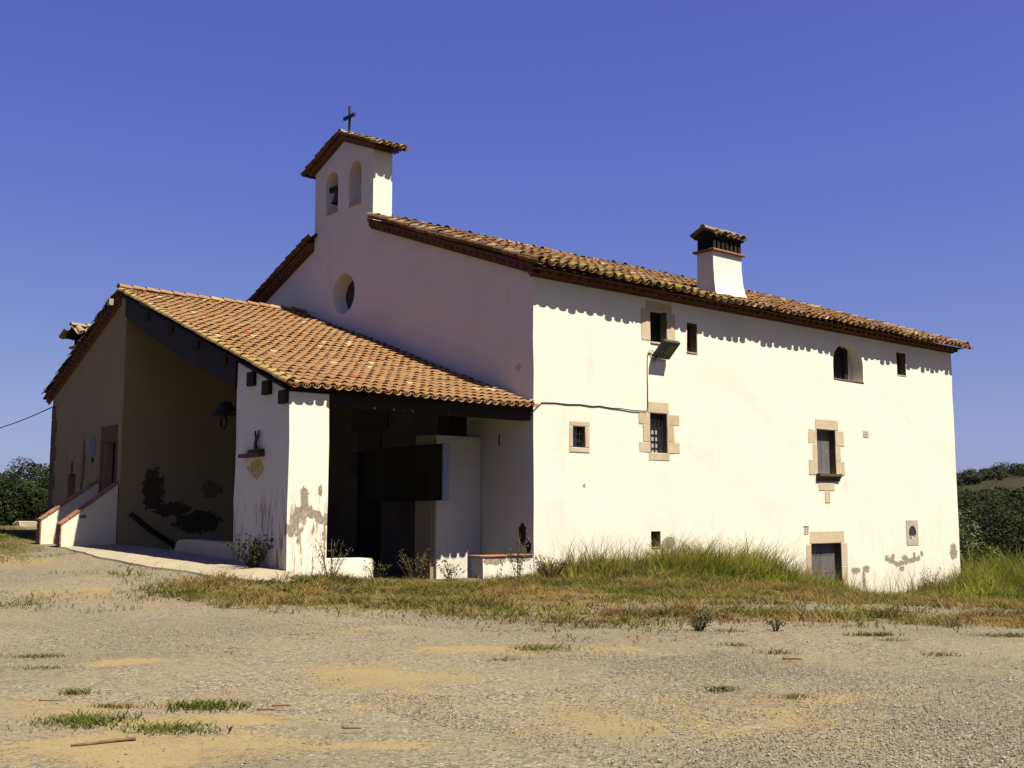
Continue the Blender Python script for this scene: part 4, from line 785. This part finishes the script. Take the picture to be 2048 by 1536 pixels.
# ---- plants made of stems and leaves
def leaf_quads(P,size,outward=None,up=.5):
    n=len(P); N=RNG.normal(size=(n,3)); N[:,2]=np.abs(N[:,2])*up+.1
    if outward is not None: N=N*.75+outward
    N/=np.linalg.norm(N,axis=1,keepdims=True); R=RNG.normal(size=(n,3)); U=np.cross(N,R); U/=np.linalg.norm(U,axis=1,keepdims=True); W_=np.cross(N,U)
    s=size*(.6+.8*RNG.random((n,1))); V=np.empty((n,4,3)); V[:,0]=P-U*s; V[:,1]=P+W_*s*.5+N*s*.12; V[:,2]=P+U*s; V[:,3]=P-W_*s*.5+N*s*.12; return V
def leaf_mesh(name,V,col,parent,mat=None):
    n=len(V); L=np.arange(n*4); return mobj(name,fast_mesh(name,V.reshape(-1,3),L,np.arange(n)*4,mat or M_leaf,np.repeat(col,4,0)),parent)
def tree(name,label,cat,base,blobs,nleaf,size,c0,c1,group=None,trunk_r=.15,limbs=4):
    bx_,by_,bz_=base; t=thing(name,label,cat,base,group); P=[];O=[];vol=np.array([b[3]*b[4]*b[5] for b in blobs])**.67; vol/=vol.sum()
    for (cx,cy,cz,rx,ry,rz),f in zip(blobs,vol):
        m=int(nleaf*f); D_=RNG.normal(size=(m,3)); D_/=np.linalg.norm(D_,axis=1,keepdims=True); r=RNG.random((m,1))**.28
        bump_=1+.12*np.sin(D_[:,:1]*7+cx)*np.sin(D_[:,1:2]*6+cy)+.10*np.sin(D_[:,2:]*8+D_[:,:1]*5)
        P.append(np.array([cx,cy,cz])+D_*r*bump_*np.array([rx,ry,rz])); O.append(D_)
    P=np.concatenate(P);O=np.concatenate(O); cl=vnoise(P[:,0]+P[:,2]*.7,P[:,1]+P[:,2],size*5,41); k=cl+.45*RNG.random(len(P))>.42; P,O,cl=P[k],O[k],cl[k]
    leaf_mesh('crown',leaf_quads(P,size,O*.7,.6),mixcol(np.clip(cl*1.3-.2+.3*(RNG.random(len(P))-.5),0,1),np.array(c0),np.array(c1),.2),t)
    top=np.mean([b[2] for b in blobs]); mx,my=np.mean([b[0] for b in blobs]),np.mean([b[1] for b in blobs])
    tr=tube('trunk',[(bx_,by_,bz_-.2),(bx_*.7+mx*.3,by_*.7+my*.3,bz_+(top-bz_)*.4),(mx,my,top)],trunk_r,M_bark,t,8,.45)
    for b in blobs[:limbs]: tube('limb',[(bx_*.6+mx*.4,by_*.6+my*.4,bz_+(top-bz_)*.5),(b[0]*.6+mx*.4,b[1]*.6+my*.4,b[2]*.6+top*.4-.1*b[5]),(b[0],b[1],b[2]+.3*b[5])],trunk_r*.5,M_bark,tr,6,.4)
    return t
tree('round_bush','big round dark green bush beside the annex wall','bush',(-3.2,27,.95),[(-3.5,27,1.75,2.3,2.1,1.7),(-1.0,27.6,1.7,2.2,1.9,1.65),(-4.6,26.6,1.45,1.5,1.3,1.25)],60000,.06,(.009,.017,.003),(.032,.048,.006),trunk_r=.16)
tree('spreading_bush','lower green bush cut by the left photo edge behind the round one','bush',(-5.9,29.5,.95),[(-5.9,29.5,1.65,2.2,2,1.6),(-8.2,29,1.6,2,2,1.5)],42000,.06,(.009,.017,.003),(.032,.048,.006),trunk_r=.14)
gl=[('dense dark evergreen tree just past the far house corner',26.5,5.5,5.2,2.5),('dark tree between the house corner and the next crown',32.0,9.0,5.6,3.0),('tall dark tree right of the house with a broad crown',36.5,7.2,6.3,3.0),
    ('dark rounded tree near the right photo edge',40.0,4.8,6.4,3.2),('bushy dark tree cut by the right photo edge',44.5,4.0,7.2,3.4),('dark green tree low on the slope below the others',30.5,2.9,4.6,2.3),('loose dark tree standing rearmost on the slope',47.0,12.5,7.6,3.4)]
for lab,x,y,h_,r in gl:
    z0=gh(x,y); h_=1.6+.0175*math.hypot(x+17.6,y+19.8)-z0-(.6 if 'low' in lab else 0)
    tree('evergreen_tree',lab,'tree',(x,y,z0),[(x,y,z0+h_-r*.8,r,r,r*.8),(x-r*.6,y-.5,z0+h_*.5,r*.8,r*.8,r*.7),(x+r*.7,y+.4,z0+h_*.52,r*.8,r*.8,r*.75),(x,y-.8,z0+h_*.3,r*.9,r*.9,r*.6)],24000,.075,(.010,.016,.004),(.030,.038,.008),trunk_r=.2)
z0=gh(22.2,.9); tree('young_tree','thin young tree with sunlit pale leaves by the far house corner','sapling',(22.2,.9,z0),[(22.2,.9,z0+2.2,.8,.8,1.0),(22.9,.5,z0+1.2,.9,.9,.8)],1800,.055,(.03,.05,.012),(.2,.23,.08),trunk_r=.04)
# far wooded hill
P=[];O=[];cc=[]
for i in range(520):
    an=RNG.uniform(.30,.62); dd=RNG.uniform(0,1)**.8*180+505
    if dd<530 and RNG.random()<.6: continue
    cx,cy=-17.6+math.cos(an)*dd,-19.8+math.sin(an)*dd; r=RNG.uniform(1.7,3.4); z0=gh(cx,cy); m=190
    D_=RNG.normal(size=(m,3)); D_/=np.linalg.norm(D_,axis=1,keepdims=True); P.append(np.array([cx,cy,z0+r*.9])+D_*RNG.random((m,1))**.3*np.array([r,r,r*1.05])); O.append(D_); cc.append(np.full(m,RNG.random()))
P=np.concatenate(P);O=np.concatenate(O);cc=np.concatenate(cc); leaf_mesh('far_woods',leaf_quads(P,.5,O*.8,.6),mixcol(cc,np.array([.028,.036,.018]),np.array([.06,.066,.028])),None)['kind']='stuff'
P=[];O=[]
for i in range(260):
    an=RNG.uniform(.32,.60); dd=RNG.uniform(0,1)**1.3*370+75; cx,cy=-17.6+math.cos(an)*dd,-19.8+math.sin(an)*dd; z0=gh(cx,cy); r=RNG.uniform(2.2,3.6); top=1.6+dd*.0175-z0+RNG.uniform(-1.5,.2); m=280
    if top<2: continue
    D_=RNG.normal(size=(m,3)); D_/=np.linalg.norm(D_,axis=1,keepdims=True); P.append(np.array([cx,cy,z0+top*.55])+D_*RNG.random((m,1))**.3*np.array([r,r,top*.48])); O.append(D_)
P=np.concatenate(P);O=np.concatenate(O); leaf_mesh('valley_woods',leaf_quads(P,.36,O*.8,.6),mixcol(vnoise(P[:,0],P[:,1],6,44),np.array([.012,.018,.007]),np.array([.032,.04,.011])),None)['kind']='stuff'
# weeds at the wall
def weed(name,label,cat,x,y,h,r,n,nl,c0,c1,ls=.03,stem=None,group=None):
    z0=gh(x,y); t=thing(name,label,cat,(x,y,z0),group); P=[]; first=None
    for i in range(n):
        a=random.uniform(0,2*math.pi); q=r*math.sqrt(random.random()); hh=h*random.uniform(.55,1); p=[(x+.15*q*math.cos(a),y+.15*q*math.sin(a),z0-.03),(x+.6*q*math.cos(a),y+.6*q*math.sin(a),z0+hh*.6),(x+q*math.cos(a)+random.uniform(-.05,.05),y+q*math.sin(a),z0+hh)]
        tube('stem',p,.006,stem or M_bark,t,4,.5)
        for _ in range(nl):
            s=random.uniform(.15,1); k=0 if s<.5 else 1; u=(s-.5*k)*2; P.append([p[k][j]*(1-u)+p[k+1][j]*u+random.gauss(0,.035) for j in range(3)])
    P=np.array(P); leaf_mesh('leaves',leaf_quads(P,ls,None,.6),mixcol(RNG.random(len(P)),np.array(c0),np.array(c1)),t); return t
weed('weed_shrub','dark weedy shrub at the foot of the shaded pillar face','weed',-6.85,.95,.75,.55,26,26,(.015,.022,.006),(.05,.055,.015),.035)
weed('weed_shrub','straggly dry weed before the left end of the white low wall','weed',-5.95,-.55,.8,.5,16,14,(.10,.08,.025),(.14,.13,.035),.022)
weed('weed_shrub','small leafy weed leaning on the low wall beside the dark porch doorway','weed',-4.75,-.35,.5,.35,10,14,(.07,.09,.02),(.12,.13,.03),.022)
weed('weed_shrub','bushy brown weed growing in front of the dark porch doorway','weed',-3.75,-.4,.75,.55,22,16,(.07,.06,.02),(.10,.10,.03),.025)
weed('weed_shrub','green weed at the left foot of the white porch partition','weed',-2.55,-.1,.55,.4,14,16,(.03,.05,.012),(.08,.10,.02),.025)
weed('sapling','upright green sapling before the tile capped low wall','sapling',-1.0,-.55,1.15,.38,9,26,(.06,.09,.015),(.12,.15,.03),.028)
weed('bramble','arching dry brown bramble heap at the house corner','bramble',-.35,-.95,.55,.75,40,10,(.12,.075,.04),(.16,.10,.05),.025)
weed('weed_shrub','spiky grey green weed standing alone at the gravel edge','weed',-6.0,-10.05,.3,.26,20,12,(.025,.04,.015),(.06,.075,.025),.018)
weed('weed_shrub','short weed right of the spiky one on the gravel','weed',-5.2,-10.7,.18,.2,10,10,(.03,.045,.012),(.08,.085,.02),.015)
weed('weed_shrub','thin weed against the wall left of the far tall grass','weed',17.6,-.4,1.0,.6,12,14,(.06,.07,.02),(.12,.12,.03),.03)
# tufts on the gravel
def tuft(label,x,y,a,b,rot,n,h,c0=GRN,c1=OLV):
    q=RNG.normal(size=(n,2))*np.array([a,b])*.5; c,s=math.cos(rot),math.sin(rot); px_,py_=x+q[:,0]*c-q[:,1]*s,y+q[:,0]*s+q[:,1]*c
    o=blades('grass_tuft',px_,py_,h*(.4+.8*RNG.random(n)),np.full(n,.006),.5+.9*RNG.random(n),mixcol(RNG.random(n),c0,c1),M_grass,kind=None); tag(o,label,'grass tuft','green tufts scattered on the gravel yard')
RT=-.64
tuft('broad green tuft nearest the long dry stick',-14.55,-11.15,.40,.30,RT,900,.07)
tuft('ragged green tuft right of the long dry stick',-14.15,-11.85,.34,.22,RT,600,.06)
tuft('long low green tuft on the sand above the ragged one',-13.5,-11.05,.34,.2,RT,520,.06)
tuft('small brownish tuft left of the long low one',-14.08,-10.6,.2,.07,RT,160,.05,OLV,DRY)
tuft('little bristly tuft on the left gravel',-14.12,-9.78,.14,.1,RT,150,.08)
tuft('flat green tuft on the left side of the yard, uppermost of its pair',-13.53,-6.95,.34,.16,RT,260,.05)
tuft('flat green tuft on the left side of the yard, lower of its pair',-13.8,-8.0,.34,.14,RT,240,.05)
tuft('lone flat green tuft in the middle of the yard',-8.9,-10.1,.36,.3,RT,460,.07)
tuft('faint green tuft below the gravel edge on the left middle',-10.26,-6.92,.3,.1,RT,100,.04,OLV,DRY)
tuft('low green tuft at the gravel edge near the right photo edge',-3.49,-12.99,.5,.2,RT,420,.09)
tuft('green tuft at the gravel edge under the grey door',-4.61,-11.78,.36,.14,RT,260,.08)
tuft('small dark tuft on the right middle gravel',-9.6,-13.3,.14,.07,RT,130,.06)
tuft('pale thin tuft right of the small dark one',-9.42,-13.96,.2,.1,RT,90,.05,OLV,STRAW)
for lab_,x_,y_ in (('small dry brown weed on the gravel below the spiky weed',-6.9,-11.35),('thin dry weed on the gravel beside the reddish stick',-7.1,-12.1),('pale dry weed between the spiky weed and the grass edge',-5.75,-10.35),('dry tuft on the right gravel near the grass edge',-5.0,-12.3),('brownish dry tuft at the far right gravel',-5.9,-13.4),('little dry weed in the centre of the gravel yard',-9.9,-10.6)):
    tuft(lab_,x_,y_,.22,.12,RT,90,.075,OLV,DRY)
# sticks
def stick(label,a,b,r,knob=False):
    A_=Vector((a[0],a[1],gh(*a)+r+.008)); B_=Vector((b[0],b[1],gh(*b)+r+.008)); d=B_-A_; s=Vector((-d.y,d.x,0)).normalized()
    pts=[A_+d*t+s*(.012*math.sin(t*7+r*300))*d.length for t in np.linspace(0,1,8)]
    o=tube('stick',pts,r,M_stick,None,7,1.25 if knob else .8); tag(o,label,'stick')
    if knob: tube('stub_twig',[pts[6],pts[6]+Vector((.02,.03,.03))],r*.7,M_stick,o,6,.8)
stick('long dry stick lying on the sand in the lower left',(-14.93,-12.04),(-14.5,-12.08),.0105,True)
stick('short brown stick on the sand, left one of the pair',(-13.32,-11.6),(-13.2,-11.68),.008)
stick('short dark stick on the sand, right one of the pair',(-13.14,-11.52),(-13.02,-11.6),.009)
stick('tiny brown stick lying alone on the middle gravel',(-13.2,-12.68),(-13.1,-12.78),.007)
stick('thin curved twig lying along the grass edge',(-6.95,-7.95),(-6.0,-8.55),.012)
stick('small reddish stick on the right gravel',(-7.6,-12.53),(-7.46,-12.68),.013)
stick('thin brown stick left of the bristly tuft',(-14.5,-10.0),(-14.32,-10.12),.005)
# gravel stones: joined, far too many to count
ico=[(0,0,1),(.9,0,.2),(.28,.86,.15),(-.73,.53,.25),(-.7,-.5,.15),(.3,-.85,.2),(0,0,-.6)]; icf=np.array([(0,1,2),(0,2,3),(0,3,4),(0,4,5),(0,5,1),(6,2,1),(6,3,2),(6,4,3),(6,5,4),(6,1,5)])
def stones(n,x0,x1,y0,y1,smin,smax,f):
    x,y=scatter(n,x0,x1,y0,y1,f); k=(~gmask(x,y)); x,y=x[k],y[k]; m=len(x)
    s=smin+(smax-smin)*RNG.random(m)**3; V=np.array(ico)[None]*np.stack([s*(.7+.6*RNG.random(m)),s*(.7+.6*RNG.random(m)),s*(.3+.35*RNG.random(m))],1)[:,None]
    a=RNG.uniform(0,6.3,m); c,s_=np.cos(a)[:,None],np.sin(a)[:,None]; X=V[:,:,0]*c-V[:,:,1]*s_; Y=V[:,:,0]*s_+V[:,:,1]*c
    V=np.stack([X+x[:,None],Y+y[:,None],V[:,:,2]+(gz(x,y)+.004)[:,None]],-1)
    t=RNG.random(m); col=np.where((t<.12)[:,None],np.array([.14,.11,.08]),np.where((t<.78)[:,None],np.array([.26,.215,.155]),np.array([.46,.41,.33])))*(.75+.5*RNG.random((m,1)))
    L=(icf.ravel()[None]+(np.arange(m)*7)[:,None]).ravel(); o=mobj('gravel',fast_mesh('gravel',V.reshape(-1,3),L,np.arange(m*10)*3,M_gravel,np.repeat(col,7,0)),None); o['kind']='stuff'
kg=NT('gravel_stone',.9,.2); kg.col(kg.n('ShaderNodeVertexColor',layer_name='col').outputs[0]); M_gravel=kg.m
fd=lambda x,y: np.clip((vnoise(x,y,1.5,51)*.7+vnoise(x,y,.5,52)*.5)*1.6-.55,0.04,1)*np.clip(1.25-np.abs(np.hypot(x+14.2,y+12)/1.2-.2)*.0,0,1)*(1-.85*(np.hypot((x+14.4)/1.3,(y+12.2)/.8)<1))
stones(46000,-16,-7.5,-17.5,-5,.004,.014,fd)
stones(32000,-12,-1,-17.5,-4.5,.006,.018,fd)
stones(60000,-12.5,-7.0,-17.5,-11.5,.005,.013,lambda x,y:np.clip(vnoise(x,y,.9,53)*1.5-.25,0,1))
stones(14000,-16,-6,-6,4,.006,.018,fd)
